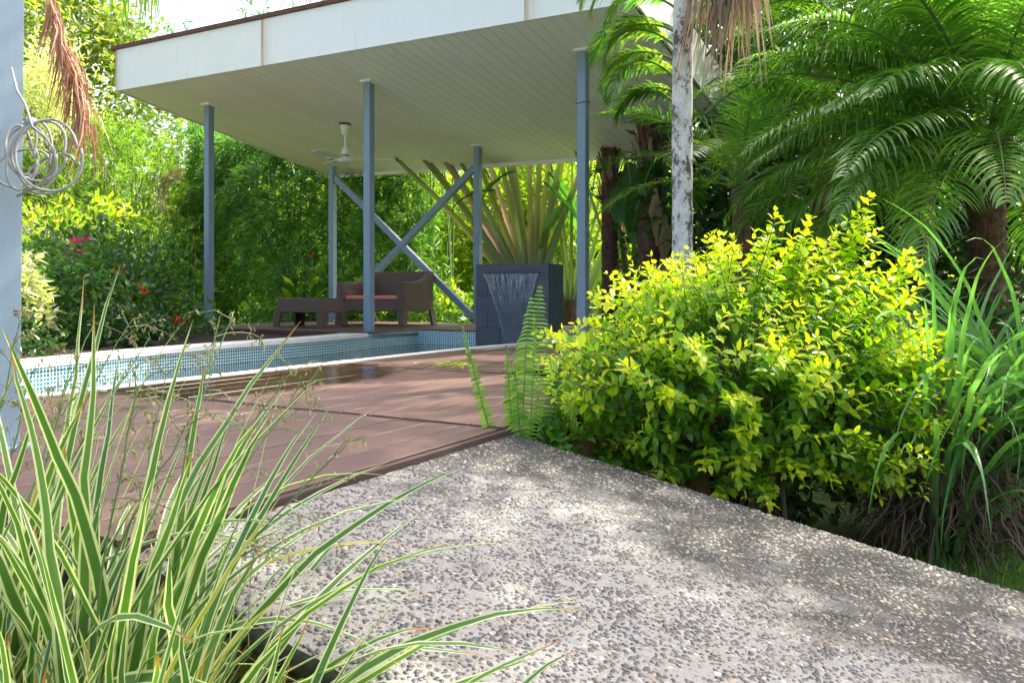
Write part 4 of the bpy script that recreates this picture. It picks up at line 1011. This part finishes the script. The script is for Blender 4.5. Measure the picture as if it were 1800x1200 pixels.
def scaly(label, x, Y, rad, h, seed):
    r = np.random.default_rng(seed); q = at(x, 516, Y); t = thing('palm_tree', label, 'palm', (q[0], Y, -.32), 'scaly trunked palms')
    zs = np.arange(-.32, h, .04); prof = [(rad * (1 + .10 * (k % 2) + .03 * math.sin(k)), z) for k, z in enumerate(zs)]
    mk('trunk', *lathe((q[0], Y, 0), prof, 16), 'brown_fibrous_bark', t)
    for k in range(46):
        a = k * 2.4; z = 1.55 + (k // 6) * .16; d = np.array([math.cos(a), math.sin(a), 0]); b0 = np.array([q[0], Y, z]) + d * rad * .9
        pts = b0 + np.linspace(0, 1, 5)[:, None] * (d * .10 + np.array([0, 0, .36])); V, F, _ = ribbon(pts, [.13, .10, .06, .045, .03], np.array([-d[1], d[0], 0]), fold=-.2); mk('leaf_base', V, F, 'brown_fibrous_bark' if k % 3 else 'dead_leaf_tan', t)
    for k in range(12): frond(t, (q[0], Y, h), k * .52 + r.normal(0, .1), r.uniform(1.6, 2.1), .3 + .1 * (k % 6), 1.6 + .12 * (k % 5), .42, .024, 'palm_leaf', rng=r, n=34)
scaly('palm with a scaly brown trunk right of the front right post', 1072, 10.6, .105, 3.0, 120)
scaly('palm with a dark shaggy trunk just left of the lichen covered trunk', 1142, 9.4, .13, 3.1, 121)
dl = thing('dead_banana_leaf', 'torn dry brown leaf hanging beside the lichen covered trunk', 'leaf', at(1160, 360, 8.6)); r = np.random.default_rng(122)
for k in range(5):
    a = at(1155 + 9 * k * r.uniform(.5, 1), 330 + 22 * k, 8.6 + .04 * k); b = at(1150 + 11 * k * r.uniform(.4, 1.1), 400 + 32 * k, 8.55 + .03 * k)
    V, F, _ = ribbon(np.array([a, (2 * a + b) / 3 + np.array([.03, -.03, 0]), (a + 2 * b) / 3, b]), [.05, .14, .16, .03], (1, .5, 0), fold=.4, twist=1.2); mk('strip', V, F, 'dead_leaf_tan', dl)

# ---- slim palm with the lichen covered trunk
sp = thing('palm_tree', 'slim palm with a white lichen covered trunk and brown dead frond skirt', 'palm', (.975, 4.6, -.56)); r = np.random.default_rng(130)
zz = np.linspace(-.56, 3.5, 60); mk('trunk', *lathe((0, 0, 0), [(.059 + .010 * math.exp(-(z + .56) * 2) + .0016 * math.sin(k * 1.9) - .002 * z * .3, z) for k, z in enumerate(zz)], 22), 'lichen_palm_bark', sp, smooth=True, origin=(0, 0, 0))
tk = [c for c in sp.children][0]
for v in tk.data.vertices: v.co.x += .975 + .008 * v.co.z + .004 * math.sin(v.co.z * 3); v.co.y += 4.6
tk.data.transform(Matrix.Translation((-.975, -4.6, .56))); tk.location = (0, 0, 0)
ct = np.array([1.0, 4.6, 3.5])
for k in range(17): frond(sp, ct, k * .37 * 2.1 + r.normal(0, .1), r.uniform(1.7, 2.2), .25 + .11 * (k % 8), 1.5 + .1 * (k % 6), .46, .026, 'areca_leaf', rng=r, n=44)
V_ = []
for k in range(120):
    s = r.uniform(0, 1); a = np.array([1.03 + .30 * s + r.normal(0, .02), 4.50 + r.normal(0, .04) - .05 * s, 2.36 - .03 * s]); b = a + np.array([r.normal(.05 * (s - .3), .075), r.normal(-.02, .05), -r.uniform(.35, .80)]); m_ = (a + b) / 2 + np.array([.02, -.02, .02])
    V, F, _ = ribbon(np.array([a, m_, b]), [.010, .017, .002], (r.normal(), r.normal(), .1)); V_.append((V, F))
mk('dead_frond', *cat_arr(V_), 'dead_leaf_tan', sp)
mk('dead_rachis', *tube([ct - np.array([0, .03, .1]), (1.03, 4.50, 2.75), (1.12, 4.46, 2.42), (1.33, 4.44, 2.36)], [.02, .016, .011, .004], 6), 'dead_leaf_tan', sp)

# ---- areca fronds arching in front of the ceiling
ap = thing('areca_palm', 'clumping palm whose arching fronds hang in front of the pavilion ceiling', 'palm', (1.28, 5.5, -.56)); r = np.random.default_rng(140)
for k in range(3): mk('stem', *tube([(1.16 + .01 * k, 5.5 + .08 * k, -.56), (1.165 + .008 * k, 5.5 + .06 * k, 1.2), (1.17 + .008 * k, 5.45, 2.3)], [.025, .02, .018], 8), 'stem_green', ap)
for (px, py, Y, az, L, p0, p1, m) in (
    (1190, -40, 5.3, -1.5, 1.05, 1.15, 3.3, 'areca_leaf'), (1192, -10, 5.2, -1.75, .85, 1.2, 3.4, 'areca_leaf'), (1190, 110, 5.4, -1.45, .95, 1.0, 3.35, 'areca_leaf'),
    (1200, 60, 5.6, -1.2, 1.15, .9, 3.1, 'palm_leaf'), (1190, -70, 5.5, -1.3, 1.2, 1.1, 3.2, 'areca_leaf'), (1195, 130, 5.8, -1.1, 1.0, .9, 3.2, 'palm_leaf'), (1190, -80, 5.3, -1.9, 1.0, 1.0, 3.1, 'palm_leaf'), (1195, 20, 5.7, -1.6, 1.0, .9, 3.3, 'palm_leaf'), (1200, 170, 5.6, -1.5, .75, 1.0, 3.2, 'areca_leaf'), (1195, 90, 5.2, -1.7, .95, .8, 3.3, 'areca_leaf'), (1195, 60, 5.1, -1.4, .9, 1.0, 3.4, 'palm_leaf_sunny'), (1195, 190, 5.5, -1.3, .8, .7, 3.2, 'palm_leaf'), (1195, 150, 5.3, -2.0, .9, .8, 3.1, 'areca_leaf'),
    (1215, 180, 5.7, 1.3, 1.1, .7, 2.6, 'palm_leaf'), (1230, 20, 5.8, 1.9, 1.4, .8, 2.7, 'areca_leaf'), (1220, -20, 5.7, 1.2, 1.5, .5, 2.5, 'areca_leaf'), (1240, 100, 6.0, 2.3, 1.2, .8, 2.6, 'palm_leaf_sunny'), (1240, 200, 5.7, 1.6, 1.1, .8, 2.7, 'palm_leaf')):
    frond(ap, at(px, py, Y), az, L * (.74 if az < 0 else 1), p0, p1, .27 if az < 0 else .34, .021, m, rng=r, n=40, sweep=.45, lift=.12, droop=.13)

# ---- the big feather palm on the right
pc = np.array([2.98, 5.0, 1.42])
ph = thing('date_palm', 'large feather palm with glossy arching fronds filling the right side', 'palm', (pc[0], pc[1], -.56)); r = np.random.default_rng(150)
zs = np.arange(-.56, pc[2], .035); mk('trunk', *lathe((pc[0], pc[1], 0), [(.10 * (1 + .16 * (k % 2)) + .04 * smooth(z, .9, 1.4), z) for k, z in enumerate(zs)], 16), 'brown_fibrous_bark', ph)
for k in range(40):
    a = k * 2.4; d = np.array([math.cos(a), math.sin(a), 0]); z = .95 + .014 * k; b0 = np.array([pc[0], pc[1], z]) + d * .12
    V, F, _ = ribbon(b0 + np.linspace(0, 1, 4)[:, None] * (d * .12 + np.array([0, 0, .16])), [.06, .045, .03, .01], np.array([-d[1], d[0], 0]), fold=-.2); mk('leaf_base', V, F, 'brown_fibrous_bark', ph)
for k in range(74):
    az = k * 2.39996 + r.normal(0, .08); f_ = k / 73
    if k % 3 == 0: az = r.uniform(2.6, 5.4)                     # more fronds lean out over the garden
    p0 = .12 + 1.50 * f_ ** .8 + r.normal(0, .05); p1 = min(p0 + r.uniform(.9, 1.3), 2.95)
    frond(ph, pc + np.array([math.sin(az), math.cos(az), 0]) * .07 + np.array([0, 0, .14 - .30 * f_]), az, r.uniform(1.5, 1.95), p0, p1, .42, .0165, 'date_palm_leaf', 'petiole_green', rng=r, n=54, sweep=.50, lift=.38, droop=.20, start=.12, taper=.8, K=6)
for i, (x, y, Y, lab) in enumerate(((1440, 20, 7.2, 'darker feather palm behind, left of the large palm crown'), (1300, 330, 6.9, 'low feather palm right of the lichen covered trunk'), (1620, 20, 6.9, 'darker feather palm rising behind the large palm crown'), (1830, 120, 7.6, 'feather palm at the right edge behind the large palm'))):
    q = at(x, y, Y); t = thing('feather_palm', lab, 'palm', (q[0], q[1], -.56), 'feather palms on the right'); r = np.random.default_rng(160 + i)
    mk('trunk', *tube([(q[0], q[1], -.56), (q[0] + .03, q[1], q[2] * .5), tuple(q)], [.10, .08, .07], 10), 'brown_fibrous_bark', t)
    for k in range(18):
        f_ = k / 17; p0 = .15 + 1.35 * f_; frond(t, q, k * 2.4 + r.normal(0, .1), r.uniform(1.3, 1.8), p0, min(p0 + 1.2, 2.7), .38, .02, 'palm_leaf' if k % 3 else 'areca_leaf', rng=r, n=44, droop=.12)
# ================================================================== NEAR PLANTS
# ---- golden shrub at the ramp
def golden_shrub():
    r = np.random.default_rng(200); p = np.array([.92, 2.98, -.57]); c = np.array([.86, 2.95, .13])
    t = thing('golden_shrub', 'bushy shrub with bright yellow green young leaves beside the ramp', 'shrub', p)
    rad = np.array([.70, .52, .50]); lobes = [((1530 - 1310) / 480, .62, (.12, .12, .34)),]
    ends = []; 
    while len(ends) < 560:
        d = unit(r.normal(0, 1, 3)); 
        if d[2] < -.75: continue
        b = 1 + .16 * math.sin(d[0] * 7 + 1) * math.cos(d[2] * 6) + r.normal(0, .06)
        e = c + d * rad * b
        if d[2] < -.2: e[0] += .06 * d[0]
        ends.append(e)
    for (px, py, Y) in ((1530, 350, 2.95), (1525, 385, 2.95), (1545, 400, 2.97), (1500, 400, 2.9), (1420, 385, 2.9), (1280, 420, 2.85), (1140, 472, 2.75), (1155, 490, 2.7), (965, 585, 2.65), (990, 600, 2.6), (1045, 520, 2.75), (1665, 588, 2.85), (1640, 600, 2.85), (1600, 445, 2.9), (1615, 470, 2.9), (1520, 765, 2.65), (1500, 790, 2.6), (960, 640, 2.6), (970, 700, 2.55), (1010, 690, 2.55), (1225, 600, 2.4), (1450, 640, 2.4), (1370, 600, 2.38), (1300, 700, 2.38), (1180, 690, 2.4), (1090, 640, 2.45), (1470, 840, 2.55), (1400, 830, 2.5), (1300, 830, 2.5), (1360, 885, 2.55), (1250, 420, 3.0), (1340, 430, 2.9), (1470, 410, 2.9)):
        for k in range(3): ends.append(at(px + r.normal(0, 6), py + r.normal(0, 5), Y + r.normal(0, .03)))
    stems = []; P, D, NN, L, W, A = [], [], [], [], [], []
    for e in ends:
        od = unit(e - c); core = p + np.array([0, 0, .25]) + (e - p) * np.array([.35, .35, .25]); Lt = r.uniform(.22, .40)
        s0 = e - unit(od + np.array([0, 0, .35]) + r.normal(0, .15, 3)) * Lt; k = 9; tt = np.linspace(0, 1, k)[:, None]
        mid = (s0 + e) / 2 + r.normal(0, .012, 3); pts = (1 - tt) ** 2 * s0 + 2 * tt * (1 - tt) * mid + tt ** 2 * e
        stems.append(tube(pts[::2], np.linspace(.0026, .0009, 5), 4, cap=False))
        if r.uniform() < .3:
            tr_ = np.linspace(0, 1, 6)[:, None]; stems.append(tube((1 - tr_) * core + tr_ * s0 + np.sin(tr_ * math.pi) * r.normal(0, .02, 3), np.linspace(.006, .0028, 6), 5, cap=False))
        T = unit(np.gradient(pts, axis=0)); npair = int(Lt / .026)
        for m in range(npair + 1):
            f_ = m / npair; i = min(int(f_ * (k - 1)), k - 2); q = pts[i] + (pts[i + 1] - pts[i]) * (f_ * (k - 1) - i); tg = T[i]
            sd = unit(np.cross(tg, (0, 0, 1.0)) + 1e-6); ud = np.cross(sd, tg); ro = (m % 2) * 1.25 + r.normal(0, .25); sd = sd * math.cos(ro) + ud * math.sin(ro)
            for sg in (-1, 1):
                young = f_ + r.normal(0, .10)
                fw = .35 + .9 * max(0, f_ - .75) * 4 * .8
                d = unit(sd * sg + tg * fw + np.array([0, 0, .12 - .25 * (1 - f_)]) + r.normal(0, .18, 3))
                P.append(q); D.append(d); NN.append(unit(np.array([0, 0, 1.0]) + tg * .3 + r.normal(0, .3, 3))); l = r.uniform(.036, .056) * (1 - .45 * max(0, f_ - .8) / .2); L.append(l); W.append(l * r.uniform(.46, .58))
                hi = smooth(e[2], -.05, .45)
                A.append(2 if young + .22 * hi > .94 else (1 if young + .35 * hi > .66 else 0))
    P, D, NN, L, W, A = map(np.array, (P, D, NN, L, W, A))
    front = np.argsort(P[:, 1] - 6 * (A == 2) * 0 + (np.abs(P[:, 0] - .8) > .9) * 9)
    sel = front[:300]; rest = np.setdiff1d(np.arange(len(P)), sel)
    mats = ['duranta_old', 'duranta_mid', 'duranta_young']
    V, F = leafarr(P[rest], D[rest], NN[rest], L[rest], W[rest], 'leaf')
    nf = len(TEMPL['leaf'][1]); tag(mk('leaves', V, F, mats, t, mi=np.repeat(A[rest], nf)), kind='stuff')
    tv, tf = TEMPL['leaf']; proto = [meshdata('leaf', np.stack([tv[:, 0], tv[:, 1], tv[:, 2]], 1), tf, m) for m in mats]
    for i in sel:
        o = bpy.data.objects.new('leaf', proto[A[i]]); link(o, t); d = unit(D[i]); s = unit(np.cross(d, NN[i])); q = np.cross(s, d)
        M = Matrix(((d[0] * L[i], s[0] * W[i], q[0] * L[i], P[i][0] - p[0]), (d[1] * L[i], s[1] * W[i], q[1] * L[i], P[i][1] - p[1]), (d[2] * L[i], s[2] * W[i], q[2] * L[i], P[i][2] - p[2]), (0, 0, 0, 1)))
        o.matrix_local = M
    for k in range(9):
        a = k * .7; stems.append(tube(arcpts(p + r.normal(0, .05, 3) * np.array([1, 1, 0]), a, r.uniform(.5, .85), .15, r.uniform(.3, 1.0), 8), np.linspace(.013, .004, 9), 6, cap=False))
    mk('branches', *join(stems), 'twig_brown', t)
golden_shrub()

# ---- arching grass clumps on the right
def grass_clump(label, p, n, seed, Ls, width, azbias=None, skirt=True):
    r = np.random.default_rng(seed); p = np.array(p, float); t = thing('grass_clump', label, 'grass', p, 'arching grass clumps')
    for k in range(n):
        az = r.uniform(0, 6.283) if azbias is None or r.uniform() < .45 else r.normal(azbias, .7)
        b0 = p + np.array([math.sin(az), math.cos(az), 0]) * r.uniform(.02, .16) + np.array([0, 0, r.uniform(0, .25)]); L = r.uniform(*Ls)
        pts = arcpts(b0, az, L, r.uniform(.05, .45), r.uniform(1.2, 2.9), 16, r.uniform(1.1, 1.9)); pts += np.cumsum(r.normal(0, .004, (17, 3)), axis=0)
        f_ = np.linspace(0, 1, 17); wd = width * r.uniform(.7, 1.2) * np.clip(.55 + 1.2 * f_, 0, 1) * (1 - f_ ** 3) + .0008
        V, F, uv = ribbon(pts, wd, unit(np.array([math.cos(az), -math.sin(az), r.normal(0, .4)])), fold=.18, twist=r.normal(0, .5)); mk('blade', V, F, 'grass_blade', t, origin=b0, uvs=uv, smooth=True)
    if skirt:
        it = []
        for k in range(1300):
            az = r.uniform(0, 6.283); b0 = p + np.array([math.sin(az), math.cos(az), 0]) * r.uniform(.05, .20) + np.array([0, 0, r.uniform(.1, .62)]); L = r.uniform(.14, .36)
            pts = arcpts(b0, az + r.normal(0, .6), L, r.uniform(.4, 1.9), r.uniform(2.0, 3.3), 7, .8) + r.normal(0, .009, (8, 3)); pts[:, 2] = np.maximum(pts[:, 2], p[2] + .01)
            V, F, _ = ribbon(pts, r.uniform(.004, .010) * np.array([.6, 1, 1, 1, .9, .8, .5, .1]), fold=.2, twist=r.normal(0, 1.5)); it.append((V, F))
        tag(mk('dead_leaves', *cat_arr(it), 'dead_grass', t), kind='stuff')
grass_clump('big clump of long arching green grass with a brown dead skirt', (1.64, 3.05, -.57), 260, 210, (.85, 1.4), .021, azbias=2.0)
grass_clump('clump of arching grass at the right edge behind the brown skirted clump', (2.2, 3.35, -.57), 200, 211, (.95, 1.55), .022, azbias=-2.0)
grass_clump('grass clump rising behind the golden shrub', (1.35, 3.75, -.57), 90, 212, (1.0, 1.35), .019, skirt=False)

# ---- variegated strap leaves on the left
def strap_plant(label, p, n, seed, Ls, w, azb=None, stalks=4, yellow=.03):
    r = np.random.default_rng(seed); p = np.array(p, float); t = thing('strap_leaf_plant', label, 'plant', p, 'variegated strap leaf plants')
    for k in range(n):
        az = r.uniform(0, 6.283) if azb is None or r.uniform() < .5 else r.normal(azb, .8)
        b0 = p + np.array([r.normal(0, .07), r.normal(0, .07), r.uniform(0, .10)]); L = r.uniform(*Ls) * (1 if r.uniform() < .75 else .65)
        up = r.uniform() < .45
        pts = arcpts(b0, az, L, r.uniform(.0, .22) if up else r.uniform(.2, .6), r.uniform(.25, .95) if up else r.uniform(1.2, 2.5), 15, r.uniform(1.2, 2.2)); pts += np.cumsum(r.normal(0, .0022, (16, 3)), axis=0)
        f_ = np.linspace(0, 1, 16); wd = w * r.uniform(.75, 1.2) * np.clip(.5 + 1.6 * f_, 0, 1) * (1 - f_ ** 2.6) ** .8 + .0006
        V, F, uv = ribbon(pts, wd, (lambda q: unit(np.array([math.cos(az), -math.sin(az), 0]) * math.cos(q) + np.array([math.sin(az), math.cos(az), 0]) * math.sin(q)))(r.uniform(-1.1, 1.1)), fold=.16, twist=r.normal(0, .5))
        mk('leaf', V, F, 'yellowing_strap' if r.uniform() < yellow else 'variegated_strap', t, origin=b0, uvs=uv, smooth=True)
    return t, r
def stalk(t, r, b0, tip, sway=.06):
    b0, tip = np.array(b0), np.array(tip); s = np.linspace(0, 1, 14)[:, None]; L = np.linalg.norm(tip - b0)
    pts = b0 * (1 - s) + tip * s + np.array([0, 0, 1.0]) * np.sin(s * math.pi) * L * sway + np.cumsum(r.normal(0, .0022, (14, 3)), axis=0)
    parts = [tube(pts, np.linspace(.0024, .0009, 14), 5, cap=False)]; P, D = [], []
    for k in range(11):
        i = r.integers(8, 14); a = pts[i]; d = unit(pts[-1] - pts[7] + r.normal(0, .35, 3) * L); bl = r.uniform(.04, .11); q = np.linspace(0, 1, 6)[:, None]
        bp = a + d * bl * q + np.array([0, 0, -.03]) * q ** 2 + r.normal(0, .0015, (6, 3)); parts.append(tube(bp, np.linspace(.0009, .0004, 6), 4, cap=False))
        for m in range(9): P.append(bp[r.integers(2, 6)] + r.normal(0, .004, 3)); D.append(unit(np.array([0, 0, -1.0]) + r.normal(0, .6, 3)))
    V, F = join(parts); P, D = np.array(P), np.array(D); lv, lf = leafarr(P, D, rdir(r, len(P)), r.uniform(.006, .014, len(P)), r.uniform(.002, .0045, len(P)))
    st = mk('flower_stalk', V, F, 'stem_green', t, origin=b0); tag(mk('seed_heads', lv, lf, 'seed_tan', st), kind='stuff')
t1, r = strap_plant('variegated strap leaf clump at the left side of the ramp', (-.56, 1.03, -.56), 190, 220, (.52, .94), .022, azb=.8, yellow=.0)
for (px, py, Y) in ((565, 635, 1.25), (520, 650, 1.2), (600, 790, 1.0), (430, 545, 1.35), (380, 555, 1.3), (290, 660, 1.15), (240, 690, 1.05), (345, 720, 1.1)): stalk(t1, r, (-.56 + r.normal(0, .04), 1.03, -.2), at(px, py, Y))
t2, r = strap_plant('tall variegated strap leaf clump in the far left corner by the post', (-.80, 1.22, -.56), 185, 221, (.65, 1.02), .0225)
for (px, py, Y) in ((215, 575, 1.45), (130, 620, 1.35), (260, 590, 1.5), (60, 640, 1.3), (170, 560, 1.5), (30, 560, 1.4)): stalk(t2, r, (-.80 + r.normal(0, .05), 1.22, -.2), at(px, py, Y))
t3, r = strap_plant('lowest variegated strap leaf clump at the foot of the ramp wall', (-.42, .84, -.52), 165, 222, (.36, .68), .021, azb=1.5, yellow=.06)
t4, r = strap_plant('variegated strap leaf clump in the bottom left corner', (-.66, .92, -.56), 150, 223, (.38, .64), .021, yellow=.07)

# ---- sword ferns at the deck corner
fe = thing('sword_fern', 'upright sword fern growing at the corner of deck and ramp', 'fern', (.06, 2.66, -.50)); r = np.random.default_rng(230)
def fern_frond(base_, tip, mid_off, lw, n, mat='fern_leaf', drp=.03, W=.013):
    b0, b2 = np.array(base_), np.array(tip); b1 = (b0 + b2) / 2 + np.array(mid_off); s = np.linspace(0, 1, 26)[:, None]; pts = (1 - s) ** 2 * b0 + 2 * s * (1 - s) * b1 + s ** 2 * b2
    T = unit(np.gradient(pts, axis=0)); it = []; tt = np.linspace(.12, .99, n); i = np.clip((tt * 25).astype(int), 0, 24); f_ = (tt * 25 - i)[:, None]; B = pts[i] * (1 - f_) + pts[i + 1] * f_; Tg = T[i]
    h = unit(np.array([1.0, .25, 0])); S = unit(h - (Tg @ h)[:, None] * Tg); Up = np.cross(S, Tg); prof = np.clip(np.sin(np.pi * (.18 + .80 * tt)), .10, 1)
    for sg in (-1, 1):
        d = unit(S * sg + Tg * .22 + Up * r.normal(-.05, .14, (n, 1)) + np.array([0, 0, -drp * 4])); l = lw * prof * r.uniform(.85, 1.1, n); pos = B.copy(); rows = []
        for k in range(5):
            w_ = W * (.7, 1, .9, .65, .05)[k]; wn = unit(Tg - np.sum(Tg * d, 1, keepdims=True) * d); rows += [pos - wn * w_ / 2, pos + wn * w_ / 2]; pos = pos + d * (l / 4)[:, None]; d = unit(d + np.array([0, 0, -1]) * drp * 3 * (k + .5))
        q = np.array([[2 * k, 2 * k + 1, 2 * k + 3, 2 * k + 2] for k in range(4)]); it.append((np.stack(rows, 1).reshape(-1, 3), (q[None] + (np.arange(n) * 10)[:, None, None]).reshape(-1, 4)))
    V, F = cat_arr(it); tv, tf = tube(pts, np.linspace(.0032, .0012, 26), 5, cap=False)
    mk('frond', np.concatenate([V, np.array(tv)]), np.concatenate([F, np.array(tf) + len(V)]), [mat, 'stem_green'], fe, origin=b0, mi=[0] * len(F) + [1] * len(tf))
fb = (.05, 2.64, -.45)
fern_frond(fb, at(812, 572, 2.55), (-.01, 0, -.0), .032, 46, drp=.05)
fern_frond(fb, at(890, 606, 2.58), (-.015, 0, .0), .040, 40, drp=.08)
fern_frond((.06, 2.66, -.45), at(950, 500, 2.62), (-.03, -.02, -.02), .115, 64, drp=.035, W=.0062)
fern_frond((.06, 2.66, -.45), at(935, 520, 2.5), (-.05, -.05, .05), .085, 56, drp=.09, W=.0062)
fern_frond((.07, 2.67, -.45), at(905, 640, 2.5), (-.01, -.02, .05), .045, 34, drp=.05)
fern_frond((.08, 2.67, -.45), at(985, 640, 2.62), (.0, -.02, .05), .060, 36, 'mid_leaf', .04)
bush('leafy_weed', 'small leafy weeds at the foot of the fern beside the deck corner', 'weed', (.13, 2.66, -.57), (.12, 2.66, -.12), (.13, .09, .17), 40, 9, .04, .02, 'duranta_old', 231, stems=6, kind='leaf', srad=.003)
bush('leafy_weed', 'leafy weeds under the golden shrub behind the timber stump', 'weed', (.40, 2.80, -.57), (.42, 2.78, -.24), (.20, .1, .16), 50, 9, .04, .021, 'duranta_old', 232, stems=6, kind='leaf', srad=.003)
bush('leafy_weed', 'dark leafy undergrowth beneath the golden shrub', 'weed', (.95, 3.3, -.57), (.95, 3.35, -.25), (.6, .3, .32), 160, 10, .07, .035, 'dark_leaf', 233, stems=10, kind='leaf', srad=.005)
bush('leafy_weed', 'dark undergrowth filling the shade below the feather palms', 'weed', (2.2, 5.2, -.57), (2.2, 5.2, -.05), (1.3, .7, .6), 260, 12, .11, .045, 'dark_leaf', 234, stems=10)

# ---- lawn near the ramp
def lawn():
    r = np.random.default_rng(240); n = 26000; X = r.uniform(1.0, 4.2, n); Y = r.uniform(1.2, 5.0, n); U = (X - P2[0]) * uu[0] + (Y - P2[1]) * uu[1]; V = (X - P2[0]) * vv[0] + (Y - P2[1]) * vv[1]
    k = (V > -4.69) & (np.sin(X * 3.1 + Y) * np.cos(Y * 2.7) + r.normal(0, .5, n) + (X - 1.8) * .9 > -.3); X, Y, U, V = X[k], Y[k], U[k], V[k]; n = len(X)
    P = np.stack([X, Y, np.full(n, -.58) + .03 * np.sin(U * 1.7 + V) * np.cos(V * 1.3) + .03], 1); D = unit(r.normal(0, .5, (n, 3)) + np.array([0, 0, 1.0])); Vv, F = leafarr(P, D, rdir(r, n), r.uniform(.03, .07, n), r.uniform(.004, .010, n))
    tag(mk('lawn_grass', Vv, F, 'lawn_blade'), 'short green lawn grass beside the ramp under the grass clumps', 'grass', kind='stuff')
lawn()
# ---- fallen bits
def scrap(name, p, s, mat, label, cat, group, r):
    a = r.uniform(0, 6.28); V, F = leafarr(np.array([p]), np.array([[math.cos(a), math.sin(a), .1]]), np.array([[r.normal(0, .2), r.normal(0, .2), 1]]), s, s * .55, 'leaf'); tag(mk(name, V, F, mat, None, origin=p), label, cat, group)
r = np.random.default_rng(250)
SC = ((997, 927, 'dry orange leaf scrap in the middle of the ramp'), (770, 1006, 'tan leaf scrap left of the middle of the ramp'), (1228, 910, 'reddish leaf scrap near the garden edge of the ramp'), (1380, 948, 'brown leaf scrap by the ramp edge below the brown grass skirt'), (660, 860, 'leaf scrap on the ramp just below the deck edge'), (1090, 1060, 'leaf scrap low in the centre of the ramp'))
for (px, py, lab) in SC:
    # meet the ramp plane along that direction
    k = None
    for Y in np.linspace(.8, 3.2, 400):
        q = at(px, py, Y); U = (q[0] - P2[0]) * uu[0] + (q[1] - P2[1]) * uu[1]
        if q[2] <= rz(U) + .004: k = q; break
    if k is not None: scrap('fallen_leaf', k + np.array([0, 0, .003]), r.uniform(.010, .018), 'dead_leaf', lab, 'leaf', 'leaf scraps on the ramp', r)
q = G(0, 0, 0); Yd = FPX * EYE / (731 - HOR); scrap('fallen_petal', np.array([(632 - 900) * Yd / FPX, Yd, .004]), .035, 'fan_white', 'white petal lying on the long deck joint', 'petal', None, r)
V_ = []
for k in range(46):
    px, py = r.normal(800, 22), r.normal(643, 3.0); Yd = FPX * EYE / (py - HOR); p = np.array([(px - 900) * Yd / FPX, Yd, .004]); V_.append(leafarr(p[None], unit(np.array([[r.normal(), r.normal(), .1]])), np.array([[0, 0.2, 1]]), .05, .02, 'lens'))
tag(mk('leaf_litter', *cat_arr(V_), 'bright_leaf'), 'patch of small green leaves scattered on the deck by the ferns', 'leaves', kind='stuff')
